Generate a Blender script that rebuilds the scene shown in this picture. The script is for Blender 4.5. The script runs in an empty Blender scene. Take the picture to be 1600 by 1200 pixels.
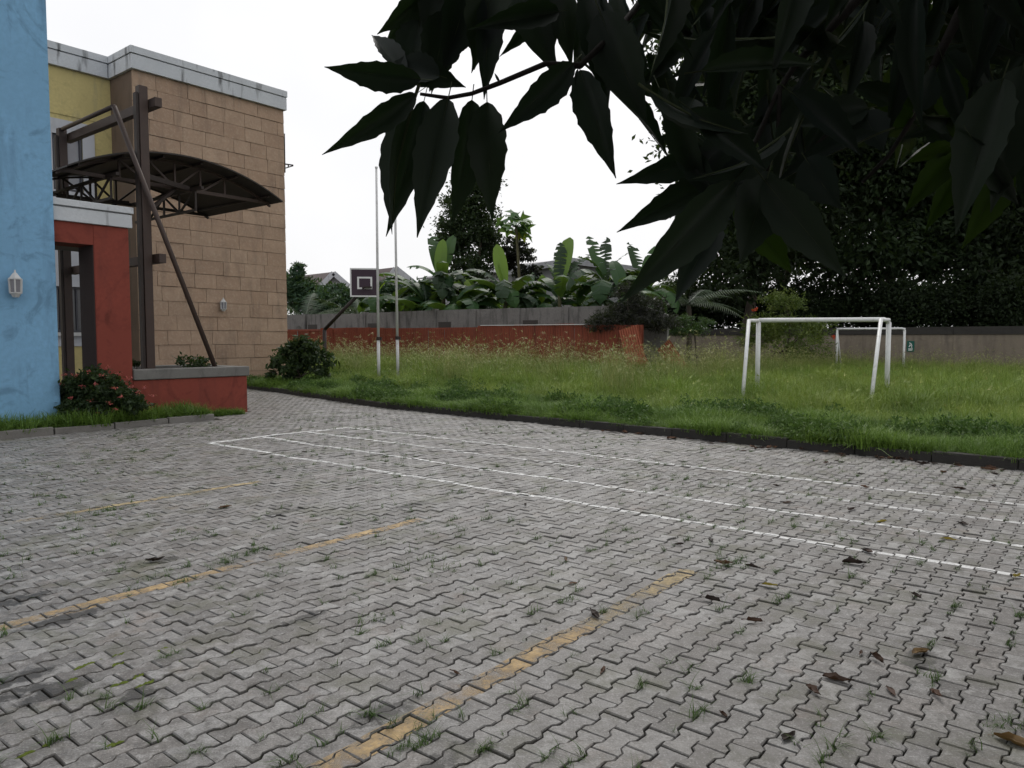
import bpy, math, random
import numpy as np
from mathutils import Vector, Matrix
random.seed(7); rng = np.random.default_rng(11)
scene = bpy.context.scene
C = scene.collection

# ------------------------------------------------------------------ camera, sky, sun, exposure
FPX, CAMH = 1170.0, 1.55
PITCH = math.atan(70 / FPX)
cd = bpy.data.cameras.new('camera'); cam = bpy.data.objects.new('camera', cd); C.objects.link(cam)
cam.location = (0, 0, CAMH); cam.rotation_euler = (math.pi / 2 - PITCH, 0, 0)
cd.sensor_width = 36; cd.lens = 36 * FPX / 1600; cd.clip_end = 2000; cd.clip_start = 0.02
scene.camera = cam

SUN_EL, SUN_AZ = math.radians(50), math.radians(12)          # bright veiled sun ahead of the camera
world = bpy.data.worlds.new('World'); scene.world = world; world.use_nodes = True
nt = world.node_tree; nt.nodes.clear()
wo = nt.nodes.new('ShaderNodeOutputWorld'); bg = nt.nodes.new('ShaderNodeBackground')
sky = nt.nodes.new('ShaderNodeTexSky'); sky.sky_type = 'NISHITA'; sky.sun_disc = False
sky.sun_elevation = SUN_EL; sky.sun_rotation = SUN_AZ; sky.dust_density = 4
cl = nt.nodes.new('ShaderNodeTexNoise'); cl.inputs['Scale'].default_value = 1.6; cl.inputs['Detail'].default_value = 5
cr = nt.nodes.new('ShaderNodeMapRange'); cr.inputs['From Min'].default_value = .3; cr.inputs['From Max'].default_value = .7; cr.inputs['To Min'].default_value = 7.9; cr.inputs['To Max'].default_value = 9.6
cc = nt.nodes.new('ShaderNodeCombineColor')
mx = nt.nodes.new('ShaderNodeMix'); mx.data_type = 'RGBA'; mx.inputs['Factor'].default_value = 0.93
nt.links.new(cl.outputs['Fac'], cr.inputs['Value'])
mb_ = nt.nodes.new('ShaderNodeMath'); mb_.operation = 'MULTIPLY'; mb_.inputs[1].default_value = 1.015
nt.links.new(cr.outputs['Result'], mb_.inputs[0])
nt.links.new(cr.outputs['Result'], cc.inputs[0]); nt.links.new(cr.outputs['Result'], cc.inputs[1]); nt.links.new(mb_.outputs[0], cc.inputs[2])
nt.links.new(sky.outputs[0], mx.inputs[6]); nt.links.new(cc.outputs[0], mx.inputs[7])
nt.links.new(mx.outputs[2], bg.inputs['Color']); bg.inputs['Strength'].default_value = 0.1
nt.links.new(bg.outputs[0], wo.inputs['Surface'])

sd = bpy.data.lights.new('sun', 'SUN'); sun = bpy.data.objects.new('sun', sd); C.objects.link(sun)
sd.energy = 1.15; sd.angle = math.radians(22); sd.color = (1, 0.97, 0.92)
sdir = Vector((math.sin(SUN_AZ) * math.cos(SUN_EL), math.cos(SUN_AZ) * math.cos(SUN_EL), math.sin(SUN_EL)))
sun.rotation_euler = (-sdir).to_track_quat('-Z', 'Y').to_euler(); sun.location = (0, 10, 30)

vs = scene.view_settings
vs.view_transform = 'Standard'; vs.look = 'None'; vs.gamma = 1; vs.use_curve_mapping = False; vs.exposure = 0.17
cy = scene.cycles; cy.use_adaptive_sampling = True; cy.adaptive_threshold = .025; cy.max_bounces = 5; cy.diffuse_bounces = 2; cy.glossy_bounces = 2; cy.transmission_bounces = 3; cy.transparent_max_bounces = 6; cy.caustics_reflective = False; cy.caustics_refractive = False

# ------------------------------------------------------------------ measuring helpers (photo pixels of 1600x1200 -> metres)
Fv = np.array([0, math.cos(PITCH), -math.sin(PITCH)]); Uv = np.array([0, math.sin(PITCH), math.cos(PITCH)]); Rv = np.array([1., 0, 0])
ANG = math.atan(940 / FPX)
D1 = np.array([math.sin(ANG), math.cos(ANG), 0]); NN = np.array([math.cos(ANG), -math.sin(ANG), 0])
def ray(u, v): return Rv * (u - 800) / FPX + Uv * (600 - v) / FPX + Fv
def gr(u, v, z=0.0):
    r = ray(u, v); return r * ((z - CAMH) / r[2]) + np.array([0, 0, CAMH])
def atY(u, v, Y):
    r = ray(u, v); return r * (Y / r[1]) + np.array([0, 0, CAMH])
def pl(u, v, w):
    r = ray(u, v); return r * (w / (r @ NN)) + np.array([0, 0, CAMH])
def B(u, w, z): return D1 * u + NN * w + np.array([0, 0, z])      # site frame: u runs back right, w runs front right
def proj(P):
    d = np.asarray(P) - np.array([0, 0, CAMH]); zf = d @ Fv
    return 800 + FPX * (d @ Rv) / zf, 600 - FPX * (d @ Uv) / zf, zf

# ------------------------------------------------------------------ object helpers
def link(name, me, mat, parent=None):
    o = bpy.data.objects.new(name, me); C.objects.link(o)
    if mat is not None and len(me.materials) == 0: me.materials.append(mat)
    if parent is not None: o.parent = parent
    return o
def tag(o, label=None, cat=None, group=None, kind=None):
    if label: o['label'] = label
    if cat: o['category'] = cat
    if group: o['group'] = group
    if kind: o['kind'] = kind
    return o
def sub(o, part):
    o.parent = part; o.matrix_parent_inverse = Matrix.Identity(4); return o
def thing(name, loc, label, cat, group=None):
    o = bpy.data.objects.new(name, None); C.objects.link(o); o.location = Vector(loc); o.empty_display_size = .2
    tag(o, label, cat, group); return o
def adopt(o, parent):
    """parent a world-space mesh object to an Empty without moving it"""
    o.parent = parent; o.matrix_parent_inverse = Matrix.Translation(-Vector(parent.location)); return o

class MB:
    def __init__(s): s.v = []; s.f = []
    def add(s, vs_, fs):
        k = len(s.v); s.v += [tuple(map(float, p)) for p in vs_]; s.f += [tuple(i + k for i in f) for f in fs]; return s
    def hexa(s, p):   # p: 8 points, bottom ring 0-3, top ring 4-7
        return s.add(p, [(0, 3, 2, 1), (4, 5, 6, 7), (0, 1, 5, 4), (1, 2, 6, 5), (2, 3, 7, 6), (3, 0, 4, 7)])
    def sbox(s, u0, u1, w0, w1, z0, z1):   # box in the site frame
        return s.hexa([B(u0, w0, z0), B(u1, w0, z0), B(u1, w1, z0), B(u0, w1, z0), B(u0, w0, z1), B(u1, w0, z1), B(u1, w1, z1), B(u0, w1, z1)])
    def box(s, c, ax, ay, az):  # centre, half-axis vectors
        c, ax, ay, az = map(np.asarray, (c, ax, ay, az)); P = []
        for sz in (-1, 1):
            for sx, sy in ((-1, -1), (1, -1), (1, 1), (-1, 1)): P.append(c + ax * sx + ay * sy + az * sz)
        return s.hexa(P)
    def bar(s, a, b, hw, hh, up=(0, 0, 1)):  # rectangular bar from a to b
        a, b = np.asarray(a, float), np.asarray(b, float); d = b - a; L = np.linalg.norm(d); d = d / L
        up = np.asarray(up, float); sd_ = np.cross(d, up)
        if np.linalg.norm(sd_) < 1e-4: sd_ = np.cross(d, (1, 0, 0))
        sd_ /= np.linalg.norm(sd_); up = np.cross(sd_, d)
        return s.box((a + b) / 2, d * L / 2, sd_ * hw, up * hh)
    def tube(s, pts, rad, n=8, cap=True):
        pts = [np.asarray(p, float) for p in pts]; k = len(pts)
        if not hasattr(rad, '__len__'): rad = [rad] * k
        vv, ff = [], []
        prev = None
        for i in range(k):
            t = pts[min(i + 1, k - 1)] - pts[max(i - 1, 0)]; t = t / (np.linalg.norm(t) + 1e-9)
            if prev is None:
                a = np.cross(t, (0, 0, 1)); a = np.cross(t, (1, 0, 0)) if np.linalg.norm(a) < 1e-3 else a
            else: a = prev - t * (prev @ t)
            a = a / (np.linalg.norm(a) + 1e-9); prev = a; b = np.cross(t, a)
            for j in range(n):
                th = 2 * math.pi * j / n; vv.append(pts[i] + (a * math.cos(th) + b * math.sin(th)) * rad[i])
        for i in range(k - 1):
            for j in range(n): ff.append((i * n + j, i * n + (j + 1) % n, (i + 1) * n + (j + 1) % n, (i + 1) * n + j))
        if cap: ff += [tuple(range(n - 1, -1, -1)), tuple((k - 1) * n + j for j in range(n))]
        return s.add(vv, ff)
    def mesh(s, name, smooth=False):
        me = bpy.data.meshes.new(name); me.from_pydata(s.v, [], s.f); me.update()
        if smooth: me.polygons.foreach_set('use_smooth', [True] * len(me.polygons))
        return me
    def build(s, name, mat, parent=None, smooth=False, bevel=0):
        o = link(name, s.mesh(name, smooth), mat)
        if parent is not None: adopt(o, parent)
        if bevel:
            m = o.modifiers.new('bevel', 'BEVEL'); m.width = bevel; m.segments = 2; m.limit_method = 'ANGLE'
        return o
def mesh_np(name, V, F, rnd=None, smooth=False):
    """V (n,3), F (m,k) all faces of k corners; rnd: per-vertex float attribute"""
    me = bpy.data.meshes.new(name); V = np.asarray(V, np.float32); F = np.asarray(F, np.int32); m, k = F.shape
    me.vertices.add(len(V)); me.vertices.foreach_set('co', V.ravel())
    me.loops.add(m * k); me.loops.foreach_set('vertex_index', F.ravel())
    me.polygons.add(m); me.polygons.foreach_set('loop_start', np.arange(0, m * k, k, dtype=np.int32))
    if rnd is not None:
        a = me.attributes.new('rnd', 'FLOAT', 'POINT'); a.data.foreach_set('value', np.asarray(rnd, np.float32))
    me.update(calc_edges=True); me.validate()
    me.polygons.foreach_set('use_smooth', [bool(smooth)] * m)
    return me

# ------------------------------------------------------------------ materials
class NT:
    def __init__(s, name):
        s.m = bpy.data.materials.new(name); s.m.use_nodes = True; s.t = s.m.node_tree; s.t.nodes.clear()
        s.out = s.n('ShaderNodeOutputMaterial'); s._pos = None
    def n(s, t, **kw):
        x = s.t.nodes.new(t)
        for k, v in kw.items(): setattr(x, k, v)
        return x
    def l(s, a, b): s.t.links.new(a, b)
    def val(s, sock, v):
        if hasattr(v, 'default_value') or hasattr(v, 'is_output'): s.l(v, sock)
        else: sock.default_value = v
    def pos(s):
        if s._pos is None: s._pos = s.n('ShaderNodeNewGeometry').outputs['Position']
        return s._pos
    def noise(s, scale, detail=4, stretch=None, rough=.55, vec=None):
        v = vec if vec is not None else s.pos()
        if stretch:
            m = s.n('ShaderNodeMapping'); m.inputs['Scale'].default_value = stretch; s.l(v, m.inputs['Vector']); v = m.outputs[0]
        x = s.n('ShaderNodeTexNoise'); x.inputs['Scale'].default_value = scale; x.inputs['Detail'].default_value = detail
        x.inputs['Roughness'].default_value = rough; s.l(v, x.inputs['Vector']); return x.outputs['Fac']
    def rng(s, f, a, b, c=0., d=1.):
        x = s.n('ShaderNodeMapRange'); s.l(f, x.inputs['Value'])
        for i, q in zip(('From Min', 'From Max', 'To Min', 'To Max'), (a, b, c, d)): x.inputs[i].default_value = q
        return x.outputs['Result']
    def math(s, op, a, b=None):
        x = s.n('ShaderNodeMath', operation=op); s.val(x.inputs[0], a)
        if b is not None: s.val(x.inputs[1], b)
        return x.outputs[0]
    def mix(s, f, a, b, mode='MIX'):
        x = s.n('ShaderNodeMix', data_type='RGBA', blend_type=mode); s.val(x.inputs[0], f)
        for i, q in ((6, a), (7, b)):
            if isinstance(q, tuple): x.inputs[i].default_value = (*q[:3], 1)
            else: s.l(q, x.inputs[i])
        return x.outputs[2]
    def ramp(s, f, stops):
        x = s.n('ShaderNodeValToRGB'); s.l(f, x.inputs[0]); e = x.color_ramp.elements
        while len(e) < len(stops): e.new(.5)
        for el, (p, c) in zip(e, stops): el.position = p; el.color = (*c, 1)
        return x.outputs[0]
    def bump(s, h, dist, strength=.6):
        x = s.n('ShaderNodeBump'); s.l(h, x.inputs['Height']); x.inputs['Distance'].default_value = dist; x.inputs['Strength'].default_value = strength
        return x.outputs[0]
    def bsdf(s, col, rough=.8, spec=.3, metal=0., normal=None):
        x = s.n('ShaderNodeBsdfPrincipled')
        if isinstance(col, tuple): x.inputs['Base Color'].default_value = (*col[:3], 1)
        else: s.l(col, x.inputs['Base Color'])
        s.val(x.inputs['Roughness'], rough); x.inputs['Specular IOR Level'].default_value = spec; x.inputs['Metallic'].default_value = metal
        if normal is not None: s.l(normal, x.inputs['Normal'])
        return x.outputs[0]
    def done(s, sh): s.l(sh, s.out.inputs['Surface']); return s.m

def dim(c, k): return tuple(min(1, x * k) for x in c)
def surf(name, col, rough=.8, var=.18, scale=2.5, bump=.004, bscale=60, streak=None, streakcol=(.05, .05, .045), thr=(.52, .72), spec=.3, grime=None):
    t = NT(name)
    c = t.mix(t.noise(scale, 6), dim(col, 1 - var * 1.6), dim(col, 1 + var * 1.6))
    c = t.mix(t.rng(t.noise(scale * 14, 3), .35, .65), c, dim(col, 1 - var * .6), 'MIX') if var > .1 else c
    if streak:
        f = t.math('MULTIPLY', t.rng(t.noise(2.2, 5, (1.6, 1.6, .28)), *thr), streak)
        c = t.mix(f, c, streakcol)
    if grime:
        nz = t.noise(1.1, 6, rough=.66); nz.node.inputs['Distortion'].default_value = 2.2
        f = t.math('MULTIPLY', t.rng(nz, .54, .68), grime)
        c = t.mix(f, c, dim(col, .45))
    h = t.noise(bscale, 4)
    return t.done(t.bsdf(c, rough, spec, normal=t.bump(h, bump)))
def metalpaint(name, col, rough=.5, rust=.0, spec=.4):
    t = NT(name); c = t.mix(t.noise(6, 5), dim(col, .8), dim(col, 1.15))
    if rust: c = t.mix(t.math('MULTIPLY', t.rng(t.noise(9, 6, rough=.7), .55, .68), rust), c, (.09, .045, .025))
    return t.done(t.bsdf(c, rough, spec, normal=t.bump(t.noise(90, 3), .0015)))
def foliage(name, stops, trans=.25, rough=.45, spec=.35, objrnd=False, patch=None, transcol=None):
    t = NT(name)
    r = t.n('ShaderNodeObjectInfo').outputs['Random']
    if not objrnd:
        a = t.n('ShaderNodeAttribute', attribute_name='rnd').outputs['Fac']
        r = t.math('ADD', t.math('MULTIPLY', a, .75), t.math('MULTIPLY', r, .25))
    c = t.ramp(r, stops)
    if patch:
        c = t.mix(t.math('MULTIPLY', t.rng(t.noise(patch[0], 4), .42, .62), patch[2]), c, patch[1])
    b = t.bsdf(c, rough, spec)
    tr = t.n('ShaderNodeBsdfTranslucent')
    tc = t.mix(.6, c, transcol or (.16, .26, .02)); t.l(tc, tr.inputs['Color'])
    ms = t.n('ShaderNodeMixShader'); ms.inputs[0].default_value = trans; t.l(b, ms.inputs[1]); t.l(tr.outputs[0], ms.inputs[2])
    return t.done(ms.outputs[0])

# ------------------------------------------------------------------ ground, lawn
W_YEL, W_TAN, W_PLA = -24.75, -23.23, -14.45
M_soil = surf('soil', (.09, .07, .05), var=.25)
M_lawn = surf('lawn_soil', (.06, .062, .025), var=.3, scale=1.2, bump=.02, bscale=8)
g = MB(); g.add([(-900, -300, -.12), (900, -300, -.12), (900, 1500, -.12), (-900, 1500, -.12)], [(0, 1, 2, 3)])
go = g.build('ground', M_soil); tag(go, kind='structure')

# kerb line of the lawn: (w, u) samples; u(w)
KW = np.array([-26, -23.2, -20.84, -18.34, -15.85, -14.2, -12.9, -10.5, -7.4, -5.4, -3.4, -.8, 3, 8])
KU = np.array([14.1, 13.55, 13.07, 12.55, 11.98, 11.6, 11.36, 11.16, 10.95, 10.83, 10.74, 10.66, 10.6, 10.55])
def kerb_u(w): return np.interp(w, KW, KU)
def lawn_z(u, w):
    """lawn level: flush with the kerb, heaving a little and rising towards the back fence"""
    d = np.clip(u - kerb_u(w), 0, 60)
    return .10 + .17 * np.clip(d / 12, 0, 1) * np.clip((-w - 8) / 8, 0, 1) + .03 * np.sin(u * .7) * np.sin(w * .55) * np.clip(d / 2, 0, 1)
lm = MB(); ws = np.linspace(-42, 14, 113); ds = np.concatenate([np.linspace(.12, 12, 30), np.linspace(13, 45, 20)])
vv = [B(kerb_u(w) + d, w, lawn_z(kerb_u(w) + d, w)) for w in ws for d in ds]; nd = len(ds)
lm.add(vv, [(i * nd + j, i * nd + j + 1, (i + 1) * nd + j + 1, (i + 1) * nd + j) for i in range(len(ws) - 1) for j in range(nd - 1)])
lo = lm.build('lawn', M_lawn, smooth=True); tag(lo, kind='structure')

# ------------------------------------------------------------------ block paving
PL, PW, PA, PT, GAP = .174, .103, .0100, .0115, .0023
M_bed = surf('paving_joint_sand', (.05, .048, .036), var=.3, scale=9, bump=.006)
def make_paver_material():
    t = NT('concrete_paver')
    a = t.n('ShaderNodeAttribute', attribute_name='rnd').outputs['Fac']
    r = t.math('FRACT', t.math('ADD', a, t.n('ShaderNodeObjectInfo').outputs['Random']))
    c = t.ramp(r, [(0, (.10, .094, .088)), (.18, (.215, .205, .196)), (.36, (.135, .123, .114)), (.55, (.25, .241, .23)), (.75, (.17, .163, .159)), (.9, (.29, .284, .276)), (1, (.20, .18, .165))])
    big = t.noise(.55, 4); c = t.mix(t.rng(big, .4, .68), c, t.mix(.25, c, (.29, .282, .274)))
    mott = t.noise(15, 5, rough=.72); c = t.mix(t.rng(mott, .55, .66, 0, .6), c, (.40, .395, .385)); c = t.mix(t.rng(mott, .50, .36, 0, .75), c, (.075, .068, .062))
    mud = t.noise(3.4, 5, rough=.7); c = t.mix(t.rng(mud, .47, .64, 0, .75), c, (.085, .076, .068)); rust = t.noise(2.1, 5, rough=.7); c = t.mix(t.rng(rust, .58, .72, 0, .5), c, (.19, .135, .10))
    speck = t.noise(110, 3, rough=.7); c = t.mix(t.rng(speck, .54, .70, 0, .65), c, (.085, .08, .075)); c = t.mix(t.rng(speck, .44, .32, 0, .5), c, (.46, .45, .44))
    edge = t.n('ShaderNodeAttribute', attribute_name='edge').outputs['Fac']; c = t.mix(t.math('MULTIPLY', edge, .5), c, (.045, .042, .034))
    # dark oily and damp stains with their own outlines
    p = t.pos()
    def dot(vec):
        x = t.n('ShaderNodeVectorMath', operation='DOT_PRODUCT'); t.l(p, x.inputs[0]); x.inputs[1].default_value = tuple(vec); return x.outputs['Value']
    pu, pw = dot(D1), dot(NN)
    wob = t.math('MULTIPLY', t.math('SUBTRACT', t.noise(9, 5, rough=.75), .5), 6.5)
    tot = None
    for (x, y, ru, rw) in [(100, 966, .21, .07), (25, 938, .17, .09), (20, 1062, .22, .06), (90, 1078, .16, .08), (596, 1113, .15, .075), (215, 1083, .08, .07),
                           (445, 800, .2, .06), (20, 1085, .15, .06), (640, 790, .25, .08), (800, 770, .3, .06), (1440, 1030, .14, .08), (480, 965, .16, .05), (245, 878, .16, .07), (690, 1185, .14, .05)]:
        P = gr(x, y); cu, cw = P @ D1, P @ NN
        d = t.math('ADD', t.math('POWER', t.math('MULTIPLY', t.math('SUBTRACT', pu, float(cu)), 1 / ru), 2.), t.math('POWER', t.math('MULTIPLY', t.math('SUBTRACT', pw, float(cw)), 1 / rw), 2.))
        f = t.rng(t.math('ADD', d, wob), .55, 1.25, 1, 0)
        tot = f if tot is None else t.math('MAXIMUM', tot, f)
    c = t.mix(t.math('MULTIPLY', tot, .9), c, (.028, .025, .022))
    # faint green algae film
    c = t.mix(t.rng(t.noise(1.7, 5, rough=.7), .52, .72, 0, .5), c, (.12, .13, .065))
    h = t.math('ADD', t.noise(130, 4), t.math('MULTIPLY', t.noise(22, 4), 1.6))
    rough = t.rng(mott, .3, .7, .38, .66)
    return t.done(t.bsdf(c, rough, .5, normal=t.bump(h, .0035, .7)))
M_paver = make_paver_material()

def paver_outline(g_):
    hl, hw = PL / 2 - g_, PW / 2 - g_; q = PL / 4
    top = [(-hl, hw + PA), (-(q + PT), hw + PA), (-(q - PT), hw - PA), (q - PT, hw - PA), (q + PT, hw + PA), (hl, hw + PA)]
    return top + [(x, -y) for x, y in reversed(top)]       # clockwise
def paver_variant(k):
    r = np.random.default_rng(100 + k)
    o = np.array(paver_outline(GAP)); i = np.array(paver_outline(GAP + .0038))
    o = o + r.normal(0, .0009, o.shape); i = i + r.normal(0, .0013, i.shape)
    V = [(x, y, -r.uniform(0, .0016)) for x, y in i] + [(x, y, -.006) for x, y in o] + [(x, y, -.026) for x, y in o * .995]
    V = np.array(V); n = 12
    quads = [(j, (j + 1) % n, n + (j + 1) % n, n + j) for j in range(n)] + [(n + j, n + (j + 1) % n, 2 * n + (j + 1) % n, 2 * n + j) for j in range(n)]
    # top face as quads: two ends and the waist
    tops = [(0, 11, 10, 1), (1, 10, 9, 2), (2, 9, 8, 3), (3, 8, 7, 4), (4, 7, 6, 5)]
    return V, np.array(tops + [tuple(q[::-1]) for q in quads])
VAR = [paver_variant(k) for k in range(6)]
pave = MB()
def pave_region(u, w):
    if u > kerb_u(w) - .02 or w < W_TAN + .02: return False
    if u < 7.75 and w < -13.42: return False
    if u < 9.0 and w < W_PLA + .04: return False
    return True
# bed sheet below the blocks
bedpts = [(-12, 14), (float(kerb_u(8)), 8)] + [(float(kerb_u(w)), float(w)) for w in KW[::-1][1:-2]] + [(float(kerb_u(-23.2)), -23.2), (8, -23.2), (8, -14.5), (-12, -14.5)]
pave.add([B(u, w, -.019) for u, w in bedpts], [tuple(range(len(bedpts)))])
pv = pave.build('pavement', M_bed); tag(pv, kind='structure')

cells = []
for j in range(int(-23.3 / PW), int(9 / PW)):
    w = j * PW
    for i in range(int(-4 / PL), int(14.5 / PL)):
        u = (i + (.5 if j % 2 else 0)) * PL
        if not pave_region(u, w): continue
        P = B(u, w, 0)
        if P[1] < 1.3: continue
        X = P[0] / P[1]; 
        if abs(P[0]) > .70 * P[1] + 1.6: continue
        if u > 9 and w < -16 and P[0] / P[1] < -.47: continue
        cells.append((u, w, P))
Rz = np.array([D1, NN, [0, 0, 1]]).T          # local x->D1, y->NN : note D1 x NN points down, so flip
Rz = np.array([D1, -NN, [0, 0, 1]]).T
info = []
for (u, w, P) in cells:
    x, y, zf = proj(P)
    und = .006 * math.sin(u * 1.9 + w * .8) * math.sin(w * 1.3) + .004 * math.sin(u * 4.1) * math.sin(w * 3.7 + 1)
    z = und + rng.normal(0, .0024)
    ta, tb, tc = rng.normal(0, .012), rng.normal(0, .014), rng.normal(0, .014)
    Rt = Rz @ np.array([[1, -tc, tb], [tc, 1, -ta], [-tb, ta, 1]])
    inview = -30 < x < 1630 and y < 1225
    info.append([u, w, np.array([P[0], P[1], z]), Rt, np.hypot(P[0], P[1]), inview, int(rng.integers(6)), float(rng.random())])
order = sorted([k for k in range(len(info)) if info[k][5]], key=lambda k: info[k][4])
single = set(order[:300])
vmesh = []
for k, (V, Fq) in enumerate(VAR):
    me = mesh_np('paver', V, Fq, np.zeros(len(V))); ea = me.attributes.new('edge', 'FLOAT', 'POINT'); ea.data.foreach_set('value', np.repeat([0., 1., 1.], 12).astype(np.float32)); me.materials.append(M_paver); vmesh.append(me)
bigV, bigF, bigR = [], [], []; off = 0
for k, (u, w, P, Rt, d, iv, var, rn) in enumerate(info):
    if k in single:
        o = link('paver', vmesh[var], None); M4 = np.eye(4); M4[:3, :3] = Rt; M4[:3, 3] = P
        o.matrix_world = Matrix(M4.tolist()); o.parent = pv
    else:
        V, Fq = VAR[var]; Fk = Fq[:17] if d > 9 else Fq
        bigV.append(V @ Rt.T + P); bigF.append(Fk + off); bigR.append(np.full(len(V), rn)); off += len(V)
pm = mesh_np('paver_field', np.vstack(bigV), np.vstack(bigF), np.concatenate(bigR)); 
ea = pm.attributes.new('edge', 'FLOAT', 'POINT'); ea.data.foreach_set('value', np.tile(np.repeat([0., 1., 1.], 12), len(pm.vertices) // 36).astype(np.float32))
po = link('paver_field', pm, M_paver, pv); tag(po, kind='stuff')

# painted lines: thin film on the top faces of the blocks they cross
def clip(poly, ax, lim, sgn):
    out = []
    for i in range(len(poly)):
        a, b = poly[i - 1], poly[i]; da, db = sgn * (a[ax] - lim), sgn * (b[ax] - lim)
        if (da >= 0) != (db >= 0):
            t = da / (da - db); out.append((a[0] + t * (b[0] - a[0]), a[1] + t * (b[1] - a[1])))
        if db >= 0: out.append(b)
    return out
INNER = paver_outline(GAP + .004)
QUADS = [[INNER[i] for i in q] for q in ((0, 11, 10, 1), (1, 10, 9, 2), (2, 9, 8, 3), (3, 8, 7, 4), (4, 7, 6, 5))]
def paint_mat(name, col, lo, hi, sc):
    t = NT(name); c = t.mix(t.noise(8, 5), dim(col, .72), dim(col, 1.1))
    c = t.mix(t.rng(t.noise(60, 3), .5, .7, 0, .5), c, (.2, .18, .16))
    f = t.rng(t.math('ADD', t.math('MULTIPLY', t.noise(sc, 6, rough=.7), .5), t.math('MULTIPLY', t.noise(.9, 3), .5)), lo, hi)
    tr = t.n('ShaderNodeBsdfTransparent'); ms = t.n('ShaderNodeMixShader'); t.l(f, ms.inputs[0])
    t.l(tr.outputs[0], ms.inputs[1]); t.l(t.bsdf(c, .7, .3, normal=t.bump(t.noise(130, 4), .003)), ms.inputs[2])
    return t.done(ms.outputs[0])
M_white = paint_mat('white_line_paint', (.74, .74, .73), .33, .50, 16)
M_white2 = paint_mat('worn_white_line_paint', (.68, .68, .67), .38, .55, 16)
M_whites = paint_mat('fresh_white_line_paint', (.78, .78, .77), .1, .3, 16)
M_yellow = paint_mat('worn_yellow_line_paint', (.52, .37, .19), .41, .58, 7)
M_yellow2 = paint_mat('faded_yellow_line_paint', (.46, .36, .2), .40, .56, 7)
def paint(name, u0, u1, w0, w1, mat, label):
    lift = .0022 if mat is M_whites else .0012
    m = MB()
    for (u, w, P, Rt, d, iv, var, rn) in info:
        if u < u0 - .12 or u > u1 + .12 or w < w0 - .09 or w > w1 + .09: continue
        for q in QUADS:
            # local x = u offset, local y = -(w offset)
            poly = [tuple(p) for p in q]
            for ax, lim, sg in ((0, u0 - u, 1), (0, u1 - u, -1), (1, w - w1, 1), (1, w - w0, -1)):
                poly = clip(poly, ax, lim, sg)
                if len(poly) < 3: break
            if len(poly) < 3: continue
            m.add([Rt @ np.array([x, y, lift]) + P for x, y in poly], [tuple(range(len(poly)))[::-1]])
    o = m.build(name, mat); adopt(o, pv); 
    o['label'] = label; return o
WU = [5.84, 6.72, 7.57, 8.42]
for k, u in enumerate(WU):
    paint('white_line', u - .034, u + .034, -10.44, 1.2, M_white if k != 2 else M_white2, ['white painted lane line, nearest of four', 'white painted lane line, second from the front', 'white painted lane line, third from the front', 'white painted lane line, nearest the lawn'][k])
paint('white_line', WU[0] - .03, WU[-1] + .03, -10.545, -10.445, M_whites, 'short white cross line closing the lanes')
for u in WU: paint('white_line', u - .036, u + .036, -10.44, -9.0 + random.uniform(-.3, .6), M_whites, 'fresh white start of a lane line')
paint('yellow_line', .6, 3.35, -2.235, -2.105, M_yellow, 'worn yellow parking line, nearest the camera')
paint('yellow_line', 3.36, 4.6, -2.235, -2.105, M_yellow2, 'faded far end of the nearest yellow parking line')
paint('yellow_line', .4, 4.5, -4.67, -4.56, M_yellow, 'worn yellow parking line in the middle')
paint('yellow_line', .9, 4.6, -7.27, -7.16, M_yellow2, 'faded yellow parking line, farthest of three')

# kerb stones
M_kerb = surf('dark_kerb_concrete', (.042, .039, .036), var=.3, scale=4, bump=.006, bscale=40, grime=.6)
M_kerb2 = surf('pale_kerb_concrete', (.20, .19, .175), var=.25, scale=4, bump=.006, bscale=40, grime=.6)
kerb = thing('kerb', B(kerb_u(-5), -5, 0), 'dark concrete kerb between the block paving and the lawn', 'kerb'); kerb['kind'] = 'structure'
s = -22.0
while s < 5.5:
    L = .92; a = np.array([kerb_u(s + .003), s + .003]); b = np.array([kerb_u(s + L - .003), s + L - .003])
    dz = random.uniform(-.012, .012); m = MB(); P = []
    for zz in (-.1, .125 + dz):
        for (q, o_) in ((a, 0), (b, 0), (b, .13), (a, .13)): P.append(B(q[0] + o_ + random.uniform(-.006, .006), q[1], zz + random.uniform(-.006, .006)))
    m.hexa([P[0], P[3], P[2], P[1], P[4], P[7], P[6], P[5]])
    m.build('kerbstone', M_kerb, kerb, bevel=.012); s += L
kerb2 = thing('kerb', B(5.5, -13.5, 0), 'low pale kerb edging the planting bed under the blue wall', 'kerb'); kerb2['kind'] = 'structure'
s = 1.0
while s < 7.5:
    L = .95; m = MB(); dz = random.uniform(-.015, .01); m.sbox(s + .01, min(s + L, 7.6) - .01, -13.56, -13.44, -.1, .11 + dz); m.build('kerbstone', M_kerb2, kerb2, bevel=.012); s += L
bed = MB(); bed.add([B(0, -14.7, .07), B(7.6, -14.7, .05), B(7.6, -13.5, .07), B(0, -13.5, .07)], [(0, 3, 2, 1)]); 
bo = bed.build('planting_bed', M_soil); tag(bo, kind='structure')

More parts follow.
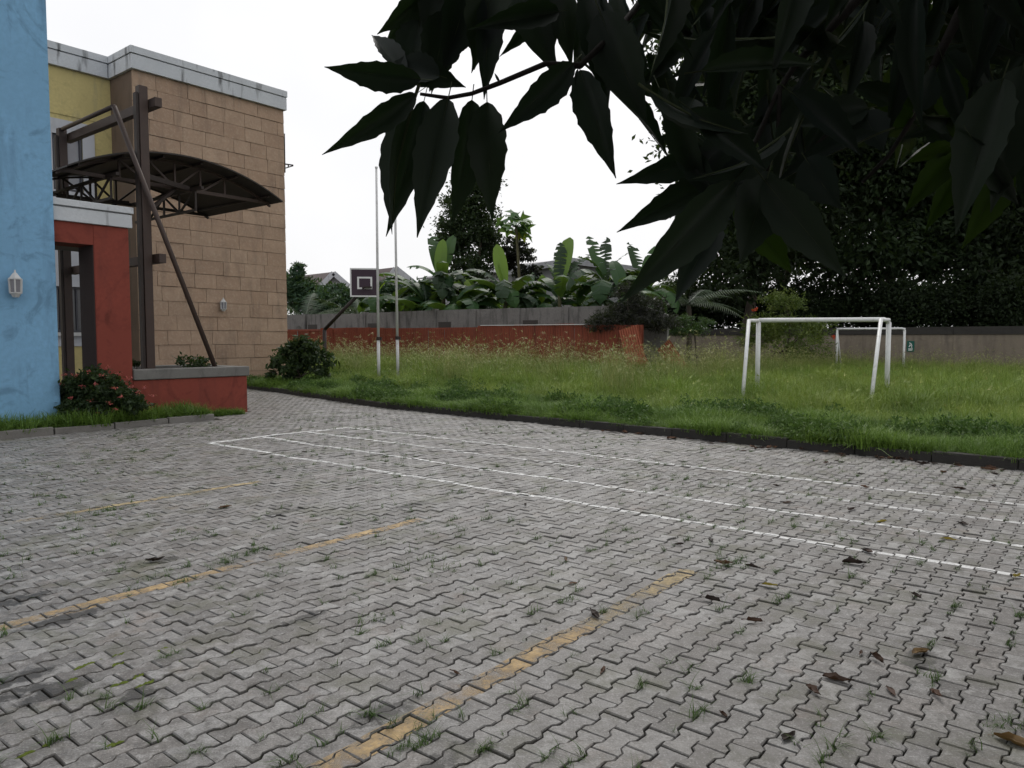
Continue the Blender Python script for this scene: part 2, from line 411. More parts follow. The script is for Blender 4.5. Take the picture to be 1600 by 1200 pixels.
# ------------------------------------------------------------------ buildings
M_tile = None
def tile_mat():
    t = NT('tan_stone_tile'); r = t.n('ShaderNodeObjectInfo').outputs['Random']
    c = t.ramp(r, [(0, (.38, .26, .18)), (.4, (.41, .285, .20)), (.7, (.435, .31, .22)), (1, (.365, .25, .175))])
    c = t.mix(t.rng(t.noise(2.3, 6, rough=.65), .35, .7, 0, .6), c, (.28, .195, .14))
    c = t.mix(t.rng(t.noise(14, 5), .5, .72, 0, .45), c, (.50, .41, .31))
    c = t.mix(t.rng(t.noise(1.6, 5, (1.5, 1.5, .3)), .55, .75, 0, .5), c, (.13, .10, .08))
    h = t.math('ADD', t.noise(40, 5), t.math('MULTIPLY', t.noise(7, 4), 2.))
    return t.done(t.bsdf(c, .85, .25, normal=t.bump(h, .012, .7)))
M_tile = tile_mat()
M_grout = surf('tan_wall_core', (.22, .16, .118), var=.2)
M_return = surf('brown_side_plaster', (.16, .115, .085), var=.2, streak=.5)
M_yel = surf('yellow_plaster', (.56, .47, .21), var=.14, scale=1.1, streak=.6, streakcol=(.26, .24, .17), bump=.004, grime=.35)
M_corn = surf('weathered_grey_cornice', (.56, .585, .61), var=.14, scale=1.5, streak=.9, streakcol=(.07, .07, .07), thr=(.54, .68), bump=.004)
M_blue = surf('blue_plaster', (.20, .40, .60), var=.14, scale=.9, bump=.006, bscale=25, streak=.55, streakcol=(.09, .17, .27), thr=(.54, .72), grime=.55)
M_red = surf('red_plaster', (.225, .05, .034), var=.14, scale=1.2, bump=.004, streak=.4, streakcol=(.09, .03, .025), grime=.65)
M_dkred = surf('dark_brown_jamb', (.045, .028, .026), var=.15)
M_cap = surf('grey_cement_cap', (.17, .165, .155), var=.2, scale=3, grime=.6, bump=.005)
M_steel = metalpaint('brown_painted_steel', (.058, .038, .031), .6, .35)
M_dsteel = metalpaint('dark_brown_steel', (.03, .021, .018), .6, .2)
M_sheet = surf('dark_canopy_sheet', (.035, .03, .027), var=.25, rough=.6, bump=.001)
M_wht = surf('white_plaster', (.50, .51, .54), var=.1, streak=.4, streakcol=(.25, .25, .25))
M_frame = metalpaint('dark_window_frame', (.055, .055, .065), .45)
def glass_mat(name, col):
    t = NT(name); return t.done(t.bsdf(t.mix(t.noise(3, 3), dim(col, .8), dim(col, 1.2)), .12, .6))
M_glass = glass_mat('grey_window_glass', (.20, .20, .22))
M_dglass = glass_mat('dark_window_glass', (.02, .021, .025))
M_lantern = metalpaint('white_lantern_paint', (.55, .55, .54), .5, .15)

UT0, UT1, ZT = 10.78, 16.0, 9.62
tb = thing('stone_clad_building', B(13, W_TAN - 2, 0), 'tan stone tiled building with yellow plaster wing and grey cornice', 'building')
m = MB(); m.sbox(UT0 + .02, UT1 - .02, W_TAN - 7, W_TAN - .05, -.1, ZT); m.build('wall', M_grout, tb)
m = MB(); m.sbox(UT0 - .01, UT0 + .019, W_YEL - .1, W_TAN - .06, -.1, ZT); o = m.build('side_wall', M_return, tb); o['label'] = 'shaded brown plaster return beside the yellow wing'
# individual tiles, bottom edge slightly proud like the worn cladding in the photo
NC = 21; hc = ZT / NC
for r_ in range(NC):
    u = UT0 - .02; first = True
    while u < UT1 - .05:
        L = random.choice((.62, .75, .9, 1.02)) * random.uniform(.95, 1.05)
        if first: L *= random.uniform(.45, 1.); first = False
        u1 = min(u + L, UT1)
        if UT1 - u1 < .25: u1 = UT1
        z0, z1 = r_ * hc + .004 + random.uniform(-.006, .006), (r_ + 1) * hc - .004 + random.uniform(-.006, .004)
        a, b = random.uniform(.006, .024), random.uniform(-.006, .010)
        m = MB(); wi = W_TAN - .07
        m.hexa([B(u + .006, wi, z0), B(u1 - .006, wi, z0), B(u1 - .006, W_TAN + a, z0), B(u + .006, W_TAN + a * random.uniform(.7, 1.2), z0),
                B(u + .006, wi, z1), B(u1 - .006, wi, z1), B(u1 - .006, W_TAN + b, z1), B(u + .006, W_TAN + b, z1)])
        m.build('tile', M_tile, tb); u = u1
def cornice(u0, u1, w0, w1, z0, z1, parent, mat, name='cornice'):
    zm = z0 + (z1 - z0) * .66
    m = MB(); m.sbox(u0, u1, w0, w1, z0, zm - .012); m.sbox(u0 + .03, u1 - .03, w0, w1 - .04, zm - .012, zm + .012); m.sbox(u0 - .02, u1 + .02, w0, w1 + .025, zm + .012, z1)
    return m.build(name, mat, parent, bevel=.01)
cornice(UT0 - .1, UT1 + .06, W_TAN - 7, W_TAN + .12, ZT, 10.28, tb, M_corn)
# yellow wing (window openings left free)
UY0 = 4.0
yw = lambda x, y: pl(x, y, W_YEL)
P = yw(88, 190); uA = P @ D1; P2_ = yw(146, 200); uB = P2_ @ D1; zS = P2_[2] + .05
Pw0 = yw(80, 212); Pw1 = yw(128, 215); uw0, uw1, zw1 = Pw0 @ D1, Pw1 @ D1, yw(110, 213)[2]
zw0 = 6.0
uLa, uLb = yw(90, 500) @ D1 - .35, yw(128, 500) @ D1 + .5
zsill, zl0, zl1 = yw(110, 522)[2], yw(110, 541)[2], yw(110, 448)[2]
m = MB()
def wallpieces(m, cuts_u, cuts_z, holes, w0, w1):
    for i in range(len(cuts_u) - 1):
        for j in range(len(cuts_z) - 1):
            if (i, j) in holes: continue
            m.sbox(cuts_u[i], cuts_u[i + 1], w0, w1, cuts_z[j], cuts_z[j + 1])
uLo, uHi = min(uw0, uLa), max(uw1, uLb)
# upper storey
wallpieces(m, [UY0, uw0, uw1, UT0 - .012], [5.0, zw0, zw1, ZT], {(1, 1)}, W_YEL - .25, W_YEL)
wallpieces(m, [UY0, uLa, uLb, UT0 - .012], [-.1, zsill, zl1, 4.999], {(1, 1)}, W_YEL - .25, W_YEL)
m.build('yellow_wall', M_yel, tb)
m = MB(); m.sbox(UY0, UT0 - .2, W_YEL - 6, W_YEL - .9, -.1, ZT); m.build('inner_wall', M_grout, tb)
cornice(UY0, UT0 - .125, W_YEL - 6, W_YEL + .12, ZT, 10.28, tb, M_corn)
m = MB(); m.sbox(UY0, UT0 - .02, W_YEL + .002, W_YEL + .02, yw(70, 172)[2] - .03, yw(70, 172)[2]); m.build('drip_mould', M_yel, tb)
# white surrounds, windows
m = MB(); m.sbox(uw0 - .6, uw0, W_YEL + .003, W_YEL + .05, zw0, zw1); m.sbox(uw1, uB, W_YEL + .003, W_YEL + .05, zw0 - .4, zw1); m.sbox(uw0 - .6, uB, W_YEL + .003, W_YEL + .05, zw1, zS); m.sbox(uw0 - .6, uw1 - .002, W_YEL + .003, W_YEL + .05, zw0 - .4, zw0 - .002)
m.build('window_surround', M_wht, tb)
def window(u0, u1, z0, z1, w, parent, gm, bars):
    m = MB(); t_ = .07
    m.sbox(u0, u0 + t_, w - .12, w - .02, z0, z1); m.sbox(u1 - t_, u1, w - .12, w - .02, z0, z1); m.sbox(u0 + t_, u1 - t_, w - .12, w - .02, z0, z0 + t_); m.sbox(u0 + t_, u1 - t_, w - .12, w - .02, z1 - t_, z1)
    for b_ in bars: m.sbox(u0 + (u1 - u0) * b_ - .025, u0 + (u1 - u0) * b_ + .025, w - .11, w - .04, z0 + t_, z1 - t_)
    f = m.build('window', M_frame, parent)
    m = MB(); m.sbox(u0 + t_ * .5, u1 - t_ * .5, w - .095, w - .085, z0 + t_ * .5, z1 - t_ * .5)
    p = m.build('pane', gm); adopt(p, parent); p.parent = f; p.matrix_parent_inverse = f.matrix_world.inverted() if False else Matrix.Identity(4)
    return f, p
window(uw0, uw1, zw0, zw1, W_YEL, tb, M_glass, (.5,))
window(uLa, uLb, zsill + .06, zl1, W_YEL, tb, M_dglass, (.3, .6))
m = MB(); m.sbox(uLa - .1, uLb + .1, W_YEL + .003, W_YEL + .14, zsill - .06, zsill + .05); m.build('window_sill', M_lantern, tb)
m = MB(); m.sbox(uLa - .1, uLb + .1, W_YEL + .003, W_YEL + .04, zl0, zsill - .062); m.build('sill_panel', M_wht, tb)
m = MB(); m.sbox(uLa - .1, uLb + .1, W_YEL + .003, W_YEL + .06, zl1, 4.95); m.build('lintel', M_wht, tb)
# pipe and small bracket on the far corner of the tiled wall
m = MB(); c0 = pl(444, 208, W_TAN); c1 = pl(447, 258, W_TAN)
wb = thing('wall_bracket', B(UT1 + .05, W_TAN - .1, c1[2]), 'dark metal pipe and bracket high on the far corner of the tiled wall', 'bracket')
m.tube([B(UT1 + .05, W_TAN - .08, c1[2] - .25), B(UT1 + .05, W_TAN - .08, c0[2])], .045, 8); m.build('pipe', M_dsteel, wb)
m = MB(); zb = c1[2] + .05
m.bar(B(UT1 + .05, W_TAN - .08, zb), B(UT1 + .42, W_TAN - .08, zb + .02), .02, .02); m.bar(B(UT1 + .05, W_TAN - .08, zb - .16), B(UT1 + .42, W_TAN - .08, zb), .018, .018); m.bar(B(UT1 + .22, W_TAN - .08, zb), B(UT1 + .22, W_TAN - .08, zb - .08), .018, .018)
m.build('arm', M_dsteel, wb)

# blue building
bb = thing('blue_building', B(3, W_PLA - 1, 0), 'tall blue plastered building wall at the left edge', 'building')
UBR = 5.235; WB = W_PLA + .13
m = MB(); m.sbox(-4, UBR, WB - 1.2, WB, -.1, 11); m.build('wall', M_blue, bb, bevel=.03)
m = MB(); m.sbox(-4.1, UBR + .08, WB - 1.3, WB + .1, 11.001, 11.6); m.build('cornice', M_corn, bb)

# red entrance portal
rp = thing('entrance_portal', B(6, W_PLA, 0), 'red plastered entrance portal with grey weathered cornice beside the blue wall', 'portal')
UP1, UO1, ZO, ZC0, ZC1 = 6.54, 5.91, 3.25, 3.62, 4.0
PT_ = .62
m = MB(); m.sbox(UO1, UP1, W_PLA - PT_, W_PLA, -.1, ZC0); m.build('pillar', M_red, rp, bevel=.02)
m = MB(); m.sbox(UBR + .004, UO1 - .001, W_PLA - PT_, W_PLA - .002, ZO, ZC0); m.build('lintel', M_red, rp)
m = MB(); m.sbox(UO1 - .012, UO1 - .001, W_PLA - PT_ - .002, W_PLA - .012, -.1, ZO - .001); o = m.build('jamb', M_dkred, rp); o['label'] = 'dark brown inner jamb'  # thin sheet over the pillar's inner face, darker than its red plaster
cornice(UBR + .005, UP1 + .05, W_PLA - PT_ - .06, W_PLA + .05, ZC0, ZC1, rp, M_corn)
m = MB(); m.sbox(UBR - .4, UO1, W_PLA - 2.6, W_PLA + .1, -.1, .16); m.build('step', M_cap, rp)
m = MB(); m.sbox(UBR + .004, UP1, W_PLA - 2.2, W_PLA - PT_ - .07, ZC0 - .28, ZC0 - .1); m.build('porch_slab', M_cap, rp)

# planter
pt = thing('planter', B(7.7, W_PLA - .8, 0), 'low red planter wall with grey cement cap beside the portal', 'planter')
m = MB(); m.sbox(UP1 + .002, 8.93, W_PLA - .2, W_PLA, -.1, .77); m.sbox(8.73, 8.928, W_PLA - 2.1, W_PLA - .201, -.1, .768); m.sbox(UP1 + .004, 8.729, W_PLA - 2.1, W_PLA - 1.9, -.1, .767)
m.build('wall', M_red, pt, bevel=.02)
m = MB(); m.sbox(UP1 + .003, 8.97, W_PLA - .26, W_PLA + .04, .771, .975); m.sbox(8.69, 8.968, W_PLA - 2.14, W_PLA - .261, .77, .973); m.sbox(UP1 + .005, 8.689, W_PLA - 2.14, W_PLA - 1.86, .769, .972)
m.build('cap', M_cap, pt, bevel=.02)
m = MB(); m.sbox(UP1 + .01, 8.72, W_PLA - 1.89, W_PLA - .21, .3, .85); m.build('soil', M_soil, pt)

# ------------------------------------------------------------------ canopy on steel posts
ca = thing('entrance_canopy', B(7, -17, 0), 'dark curved canopy on brown steel posts with trusses over the entrance', 'canopy')
WN, WF = -15.35, -18.65
P1 = atY(227, 350, 15.2); P1[2] = 0; u1_, w1_ = P1 @ D1, P1 @ NN
P2 = P1 - NN * 3.95; 
def zat(y, Y): return atY(800, y, Y)[2]
zUp, zLo, zTop = zat(161, 15.2), zat(404, 15.2), zat(135, 15.2)
for Pq in (P1, P2):
    m = MB(); m.bar(Pq + [0, 0, -.1], Pq + [0, 0, zTop if Pq is P1 else zUp + .18], .085, .085, up=NN)
    po_ = m.build('post', M_steel, ca, bevel=.008)
    m = MB()
    m.bar(Pq + D1 * -.12 + [0, 0, .2], Pq + D1 * -.12 + [0, 0, zTop - .15 if Pq is P1 else zUp], .025, .06, up=NN); m.build('flange', M_dsteel, ca)
for zz, nm in ((zUp, 'beam'), (zLo, 'beam')):
    m = MB(); m.bar(P1 + NN * .32 + [0, 0, zz] + D1 * .18, P2 - NN * .15 + [0, 0, zz] + D1 * .18, .07, .09); m.build(nm, M_steel, ca, bevel=.006)
kx = P1 + (P2 - P1) * .30; kink = atY(178, 166, 14.75)
foot = gr(336, 573, .97)
m = MB(); m.tube([P2 + [0, 0, zUp + .16], kink], .045, 8); m.build('tie_pipe', M_steel, ca, True)
m = MB(); m.tube([kink, foot], .05, 8); m.build('brace', M_steel, ca, True)
tipR = pl(440, 315, WN); uR, zCh = tipR @ D1, tipR[2]
pk = pl(264, 240, WN); uL = pl(106, 271, WN) @ D1; uPk = (uL + uR) / 2; rise = pk[2] - zCh; print('canopy', uL, uR, uPk, pk @ D1, zCh, pl(112, 271, WN)[2], rise)
HS = (uR - uL) / 2; RAD = (HS ** 2 + rise ** 2) / (2 * rise); zC = pk[2] - RAD
def arcz(u): return zC + math.sqrt(max(RAD ** 2 - (u - uPk) ** 2, 0))
NA = 28; us = np.linspace(uL - .02, uR + .02, NA)
m = MB(); V = []
for u in us:
    for (w, dz) in ((WN + .02, .03), (WF - .12, .03), (WF - .12, 0), (WN + .02, 0)): V.append(B(u, w, arcz(u) + dz))
F = []
for i in range(NA - 1):
    for j in range(4): F.append((i * 4 + j, i * 4 + (j + 1) % 4, (i + 1) * 4 + (j + 1) % 4, (i + 1) * 4 + j))
F += [(0, 3, 2, 1), tuple((NA - 1) * 4 + j for j in range(4))]
m.add(V, F); m.build('roof_sheet', M_sheet, ca)
WT = WN - .5
for wq in (WT, WF):
    m = MB(); zc_ = zCh + .02
    m.bar(B(uL, wq, zc_), B(uR, wq, zc_), .03, .035)
    for i in range(0, NA - 1): m.bar(B(us[i], wq, arcz(us[i]) - .045), B(us[i + 1], wq, arcz(us[i + 1]) - .045), 0.022, .022)
    nodes = np.linspace(uL, uR, 9)
    for i in range(2, 7):
        m.bar(B(nodes[i], wq, zc_ + .03), B(nodes[i], wq, arcz(nodes[i]) - .05), .02, .02, up=D1)
        if i < 4: m.bar(B(nodes[i + 1], wq, zc_), B(nodes[i], wq, arcz(nodes[i]) - .05), .02, .02, up=D1)
        if i > 4: m.bar(B(nodes[i - 1], wq, zc_), B(nodes[i], wq, arcz(nodes[i]) - .05), .02, .02, up=D1)
    m.build('truss', M_steel if wq == WT else M_dsteel, ca)
for i, u in enumerate(np.linspace(uL + .25, uR - .25, 6)):
    m = MB(); m.bar(B(u, WN - .12, arcz(u) - .03), B(u, WF - .02, arcz(u) - .03), .02, .022); m.build('purlin', M_dsteel, ca)
# lower side truss tying the two arches (below the sheet), and hangers to the posts
for u in (uL + .9, uPk + .35):
    m = MB(); z1, z0 = zCh + .02, zCh - .42
    m.bar(B(u, WN, z1), B(u, WF, z1), .03, .03); m.bar(B(u, WN - .3, z0), B(u, WF + .2, z0), .025, .025)
    ww = np.linspace(WN - .3, WF + .2, 5)
    for i in range(4):
        m.bar(B(u, ww[i], z0), B(u, ww[i], z1), .018, .018, up=D1); m.bar(B(u, ww[i], z0 if i % 2 else z1), B(u, ww[i + 1], z1 if i % 2 else z0), .018, .018, up=D1)
    m.build('side_truss', M_dsteel, ca)
for Pq, wq in ((P1, WT), (P2, WF)):
    uq = Pq @ D1
    m = MB(); m.bar(Pq + [0, 0, zCh + .05], B(uPk + .3, wq, zCh + .05), .035, .05); m.bar(Pq + [0, 0, zCh - .7], B(uPk, wq, zCh), .03, .03); m.build('bracket_arm', M_dsteel, ca)

# ------------------------------------------------------------------ wall lanterns
def lantern(px, py, wpl, label):
    c = pl(px, py, wpl) + NN * .12
    L = thing('wall_lantern', c - NN * .12, label, 'wall lamp', 'white wall lanterns'); h = .2
    def ring(r, z, n=6): return [c + np.array([math.cos(a) * r, math.sin(a) * r, z]) for a in [2 * math.pi * k / n for k in range(n)]]
    def frust(r0, z0, r1, z1):
        m = MB(); A, B_ = ring(r0, z0), ring(r1, z1); m.add(A + B_, [(k, (k + 1) % 6, 6 + (k + 1) % 6, 6 + k) for k in range(6)] + [(5, 4, 3, 2, 1, 0), (6, 7, 8, 9, 10, 11)]); return m
    m = frust(.105, .1, .03, .2); m.add(*(lambda q: (q.v, q.f))(frust(.02, .2, .012, .25))); m.build('cap', M_lantern, L)
    frust(.05, -.2, .09, -.13).build('base', M_lantern, L)
    A, T = ring(.088, -.13), ring(.1, .1); m = MB()
    for k in range(6): m.bar(A[k], T[k], .011, .011)
    for k in range(6): m.bar(A[k], A[(k + 1) % 6], .01, .01); m.bar(T[k], T[(k + 1) % 6], .01, .01)
    fr_ = m.build('frame', M_lantern, L)
    for k in range(6):
        m = MB(); q = .93; a_, b_, c_, d_ = [c + (p - c) * np.array([q, q, .98]) for p in (A[k], A[(k + 1) % 6], T[(k + 1) % 6], T[k])]
        m.add([a_, b_, c_, d_], [(0, 1, 2, 3)]); sub(m.build('pane', M_glass), fr_)
    m = MB(); m.box(c - NN * .1, D1 * .045, NN * .018, np.array([0, 0, .09])); m.bar(c - NN * .09 + [0, 0, -.05], c + [0, 0, -.16], .012, .012); m.build('bracket', M_lantern, L)
lantern(20, 446, WB, 'white six sided lantern on the blue wall')
lantern(346, 477, W_TAN + .02, 'small white lantern on the tan tiled wall')

# ------------------------------------------------------------------ flagpoles, goals, basketball stand
M_pole = metalpaint('white_pole_paint', (.58, .58, .58), .45, .25)
M_goal = metalpaint('white_goal_paint', (.68, .69, .68), .4, .2)
def flagpole(xb, xt, yt, Y, label):
    top = atY(xt, yt, Y); base = atY(xb, 600, Y); base[2] = lawn_z(base @ D1, base @ NN) - .1
    t = thing('flagpole', base, label, 'flagpole', 'white flagpoles on the lawn')
    mid = base + (top - base) * .22; md = base + (top - base) * .62
    m = MB(); m.tube([base, mid], .052, 10); m.build('lower_tube', M_pole, t, True)
    m = MB(); m.tube([mid - [0, 0, .05], md, top], [.045, .04, .034], 10); m.build('upper_tube', M_pole, t, True)
    m = MB(); m.tube([mid - [0, 0, .05], mid + [0, 0, .06]], .068, 10); m.bar(mid + [.05, 0, 0], mid + [.11, 0, 0], .03, .05); m.build('clamp', M_dsteel, t)
    m = MB(); m.tube([top - [0, 0, .02], top + [0, 0, .03]], .045, 8); m.build('end_cap', M_pole, t)
flagpole(592, 588, 262, 24.2, 'taller white flagpole, left of the pair beside the basketball board')
flagpole(622, 616.5, 268, 24.9, 'slightly shorter white flagpole, right of the pair')

def goal(L, R, offL, offR, topoff, h, r, label, gname='football goals on the lawn'):
    L, R, offL, offR, topoff = [np.array([*q, 0.]) for q in (L, R, offL, offR, topoff)]
    t = thing('football_goal', (L + R) / 2, label, 'goal', gname)
    zg = lambda P: float(lawn_z(P @ D1, P @ NN)) - .05
    up = np.array([0, 0, 1.]); d = (R - L) / np.linalg.norm(R - L)
    k = .07
    m = MB(); m.tube([L + up * h + d * 0, L + up * h + d * .3, R + up * h - d * k * 1.6, R + up * (h - k * .3) - d * k * .45, R + up * (h - k * 1.5)], r, 10); m.build('crossbar', M_goal, t, True)
    for P in (L, R):
        m = MB(); m.tube([P + up * zg(P), P + up * (h - (0 if P is L else k))], r, 10); m.build('upright', M_goal, t, True)
    for P, o_ in ((L, offL), (R, offR)):
        F_ = P + o_; T_ = P + topoff
        m = MB(); m.tube([P + up * (h - .01), T_ + up * (h - .02)], r * .8, 8); m.build('top_stub', M_goal, t, True)
        m = MB(); m.tube([T_ + up * (h - .0), F_ + up * zg(F_)], r * .78, 8); m.build('back_stay', M_goal, t, True)
def xy(px, Y): return (px - 800) / FPX * Y * 1.0, Y
goal(xy(1184, 18.7), xy(1387, 18.0), (-.77, -1.3), (-1.08, -1.45), (-.33, -.28), 2.02, .057, 'large white football goal frame, nearer one, standing at the lawn edge')
goal(xy(1307, 34.3), xy(1412, 33.0), (.62, .9), (.5, .9), (.1, .25), 2.02, .05, 'small looking white football goal frame, farther one, near the back wall')

hp = thing('basketball_stand', atY(507, 585, 27.5) * [1, 1, 0] + [0, 0, .15], 'dark basketball backboard with white border on an angled post by the red fence', 'basketball hoop')
YB = 27.5
M_board = surf('dark_purple_board', (.055, .035, .05), var=.15, rough=.6)
M_bwhite = surf('white_board_paint', (.72, .72, .72), var=.06, rough=.6)
pb = atY(507, 520, YB); pbase = pb.copy(); pbase[2] = 0; elbow = atY(507, 515, YB); armt = atY(563, 457, YB - .4)
m = MB(); m.tube([pbase, elbow], .07, 10); m.build('post', M_dsteel, hp, True)
m = MB(); m.tube([elbow, armt], .065, 10); m.build('arm', M_dsteel, hp, True)
a0, a1 = atY(547, 419, YB - .55), atY(592, 464, YB - .55); cx, cz = (a0[0] + a1[0]) / 2, (a0[2] + a1[2]) / 2; hw, hh = (a1[0] - a0[0]) / 2, (a0[2] - a1[2]) / 2
ex = np.array([1, .10, 0.]); ex /= np.linalg.norm(ex); ey = np.array([-ex[1], ex[0], 0]); ez = np.array([0, 0, 1.]); bc = np.array([cx, YB - .55, cz])
m = MB(); m.box(bc, ex * hw, ey * .02, ez * hh); brd = m.build('backboard', M_board, hp)
def strip(x0, x1, z0, z1):
    m = MB(); m.box(bc + ex * (x0 + x1) / 2 * hw - ey * .024 + ez * (z0 + z1) / 2 * hh, ex * (x1 - x0) / 2 * hw, ey * .003, ez * (z1 - z0) / 2 * hh); return m
for q in ((-1, 1, .9, 1), (-1, 1, -1, -.9), (-1, -.9, -.9, .9), (.9, 1, -.9, .9)): sub(strip(*q).build('border', M_bwhite), brd)
for q in ((-.5, .54, .28, .4), (-.5, .54, -.46, -.34), (-.5, -.37, -.34, .28), (.41, .54, -.34, .28)): sub(strip(*q).build('target_square', M_bwhite), brd)
m = MB(); m.box(bc - ey * .06 + ez * (-.33 * hh) + ex * .12, ex * .14, ey * .04, ez * .03); m.bar(bc - ey * .05 + ez * (-.35 * hh), bc - ey * .2 + ez * (-.42 * hh) + ex * -.04, .03, .03); m.build('rim_mount', M_dsteel, hp)

# ------------------------------------------------------------------ boundary walls and red sheet fence
M_conc = surf('weathered_grey_concrete', (.20, .195, .185), var=.25, scale=1.2, streak=.8, streakcol=(.04, .04, .038), grime=.5, bump=.01, bscale=18)
M_concd = surf('painted_recess_shade', (.06, .055, .05), var=.2)  # for flat plates that carry a recess's shade as colour
M_beige = surf('stained_beige_plaster', (.22, .185, .145), var=.2, scale=.6, streak=.75, streakcol=(.12, .10, .085), thr=(.48, .72), grime=.5)
M_redsheet = surf('red_brown_painted_sheet', (.245, .062, .035), var=.25, scale=1.5, streak=.6, streakcol=(.11, .035, .025), rough=.65, bump=.001, grime=.4)
UC = 25.2
cw = thing('concrete_wall', B(UC, -25, 0), 'long weathered grey concrete wall behind the red sheet fence', 'wall')
s = -40.0; k = 0
while s < -14.6:
    L = 2.5; top = 2.88 + random.uniform(-.04, .04); e = min(s + L, -14.3)
    m = MB(); m.sbox(UC, UC + .15, s + .21, e - .005, -.1, top); m.build('panel', M_conc, cw)
    m = MB(); m.sbox(UC - .06, UC + .2, s, s + .2, -.1, top + .03 + random.uniform(-.03, .05)); m.build('pier', M_conc, cw)
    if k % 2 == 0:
        m = MB(); m.sbox(UC - .012, UC - .001, s + .35, s + 1.15, 2.02, 2.35); m.build('recess_shade', M_concd, cw)  # flat dark plate on the panel face, recess shade painted as colour
    s += L; k += 1
m = MB(); P = [B(UC, -14.29, -.1), B(UC + .15, -14.29, -.1), B(UC + .15, -12.9, -.1), B(UC, -12.9, -.1), B(UC, -14.29, 2.95), B(UC + .15, -14.29, 2.95), B(UC + .15, -12.9, 2.45), B(UC, -12.9, 2.45)]
m.hexa([P[0], P[1], P[2], P[3], P[4], P[5], P[6], P[7]]); o = m.build('panel', M_conc, cw); o['label'] = 'broken sloping end of the wall'

UF = 23.5
fn = thing('sheet_fence', B(UF, -22, 0), 'red brown corrugated sheet fence across the back of the lawn', 'fence')
def corr_sheet(width, z0, z1, n=10, amp=.022):
    """corrugated sheet in local coords: x width, y depth, z up"""
    m = MB(); xs = np.linspace(0, width, n * 2 + 1); V = []
    for z in (z0, z1):
        for i, x in enumerate(xs): V.append((x, amp if (i // 1) % 2 else -amp, z))
    N = len(xs); m.add(V, [(i, i + 1, N + i + 1, N + i) for i in range(N - 1)])
    return m
def sheet_obj(width, h, mat, n=10):
    me = corr_sheet(width, 0, h, n).mesh('sheet')
    return me
sme = sheet_obj(.98, 2.0, M_redsheet, 8); sme.materials.append(M_redsheet)
yawN = math.atan2(NN[1], NN[0])
s = -39.0
while s < -13.6:
    o = bpy.data.objects.new('sheet', sme); C.objects.link(o); P = B(UF + random.uniform(-.02, .02), s, .08 + random.uniform(-.03, .03) + .05 * math.sin(s * .6))
    o.location = Vector(P) - fn.location; o.rotation_euler = (random.uniform(-.02, .02), random.uniform(-.012, .012), yawN + random.uniform(-.02, .02)); o.parent = fn
    md_ = o.modifiers.new('solid', 'SOLIDIFY'); md_.thickness = .004
    s += .965
m = MB(); m.bar(B(UF + .06, -39, 2.03), B(UF + .06, -13.4, 2.0), .03, .04); m.build('rail', M_redsheet, fn)
m = MB(); m.bar(B(UF - .05, -20.5, 2.12), B(UF - .05, -15.4, 2.10), .03, .012); o = m.build('top_strip', M_bwhite, fn); o['label'] = 'pale bare strip along the fence top'
for i in range(9):
    m = MB(); m.bar(B(UF + .1, -39 + i * 3.2, -.1), B(UF + .1, -39 + i * 3.2, 2.05), .04, .04); m.build('post', M_dsteel, fn)
def leaning(px, py, Y, w, h, rx, ry, yaw, label):
    P = atY(px, py, Y); me = sheet_obj(w, h, M_redsheet, 8); me.materials.append(M_redsheet_pale)
    o = bpy.data.objects.new('loose_fence_sheet', me); C.objects.link(o); o.location = Vector(P); o.rotation_euler = (rx, ry, yaw)
    o.modifiers.new('solid', 'SOLIDIFY').thickness = .004; tag(o, label, 'metal sheet', 'loose red sheets at the fence end'); return o
M_redsheet_pale = surf('faded_red_sheet', (.31, .088, .048), var=.2, scale=1.5, streak=.4, streakcol=(.18, .06, .04), rough=.6, bump=.001)
leaning(985, 592, 26.0, .7, 1.8, -.2, -.3, yawN + .25, 'faded red sheet slumped against the right end of the red fence')
leaning(1010, 600, 25.6, .4, 1.8, -.3, -.55, yawN + .2, 'narrow faded red sheet leaning beside the slumped one at fence end')
leaning(1056, 590, 26.5, .6, 1.5, -.5, -.75, yawN + .2, 'loose faded red sheet tilted in the tall grass, rightmost')

UR = 41.0
rw_ = thing('boundary_wall', B(UR, -10, 0), 'stained beige boundary wall with dark coping behind the goals', 'wall')
s = -30.0
while s < 16:
    m = MB(); m.sbox(UR, UR + .2, s + .004, s + 3.996, -.1, 1.78); m.build('panel', M_beige, rw_)
    m = MB(); m.sbox(UR - .05, UR + .25, s + .006, s + 3.994, 1.781, 2.13 + random.uniform(-.015, .015)); m.build('coping', M_kerb, rw_)
    s += 4.0
M_sign = surf('green_sign_paint', (.01, .10, .075), var=.1, rough=.5)
def onU(px, py, u):
    r = ray(px, py); return r * ((u) / (r @ D1)) + np.array([0, 0, CAMH])
sc_ = onU(1423, 541, UR)
sg = thing('wall_sign', sc_, 'small green sign with white marks on the beige boundary wall', 'sign')
m = MB(); m.box(sc_ - D1 * .02, NN * .16, D1 * .012, np.array([0, 0, .26])); m.build('board', M_sign, sg)
for (x0, z0, x1, z1) in ((-.06, .17, .02, .12), (.02, .12, .06, .02), (-.06, .06, .05, .05), (-.02, .05, -.07, -.04), (.04, .0, .06, -.08), (-.1, -.13, .1, -.13), (-.1, -.19, .08, -.19)):
    m = MB(); m.bar(sc_ - D1 * .035 + NN * x0 + [0, 0, z0], sc_ - D1 * .035 + NN * x1 + [0, 0, z1], .004, .02, up=D1 * 0 + np.array([0, 0, 1.])); m.build('white_mark', M_bwhite, sg)

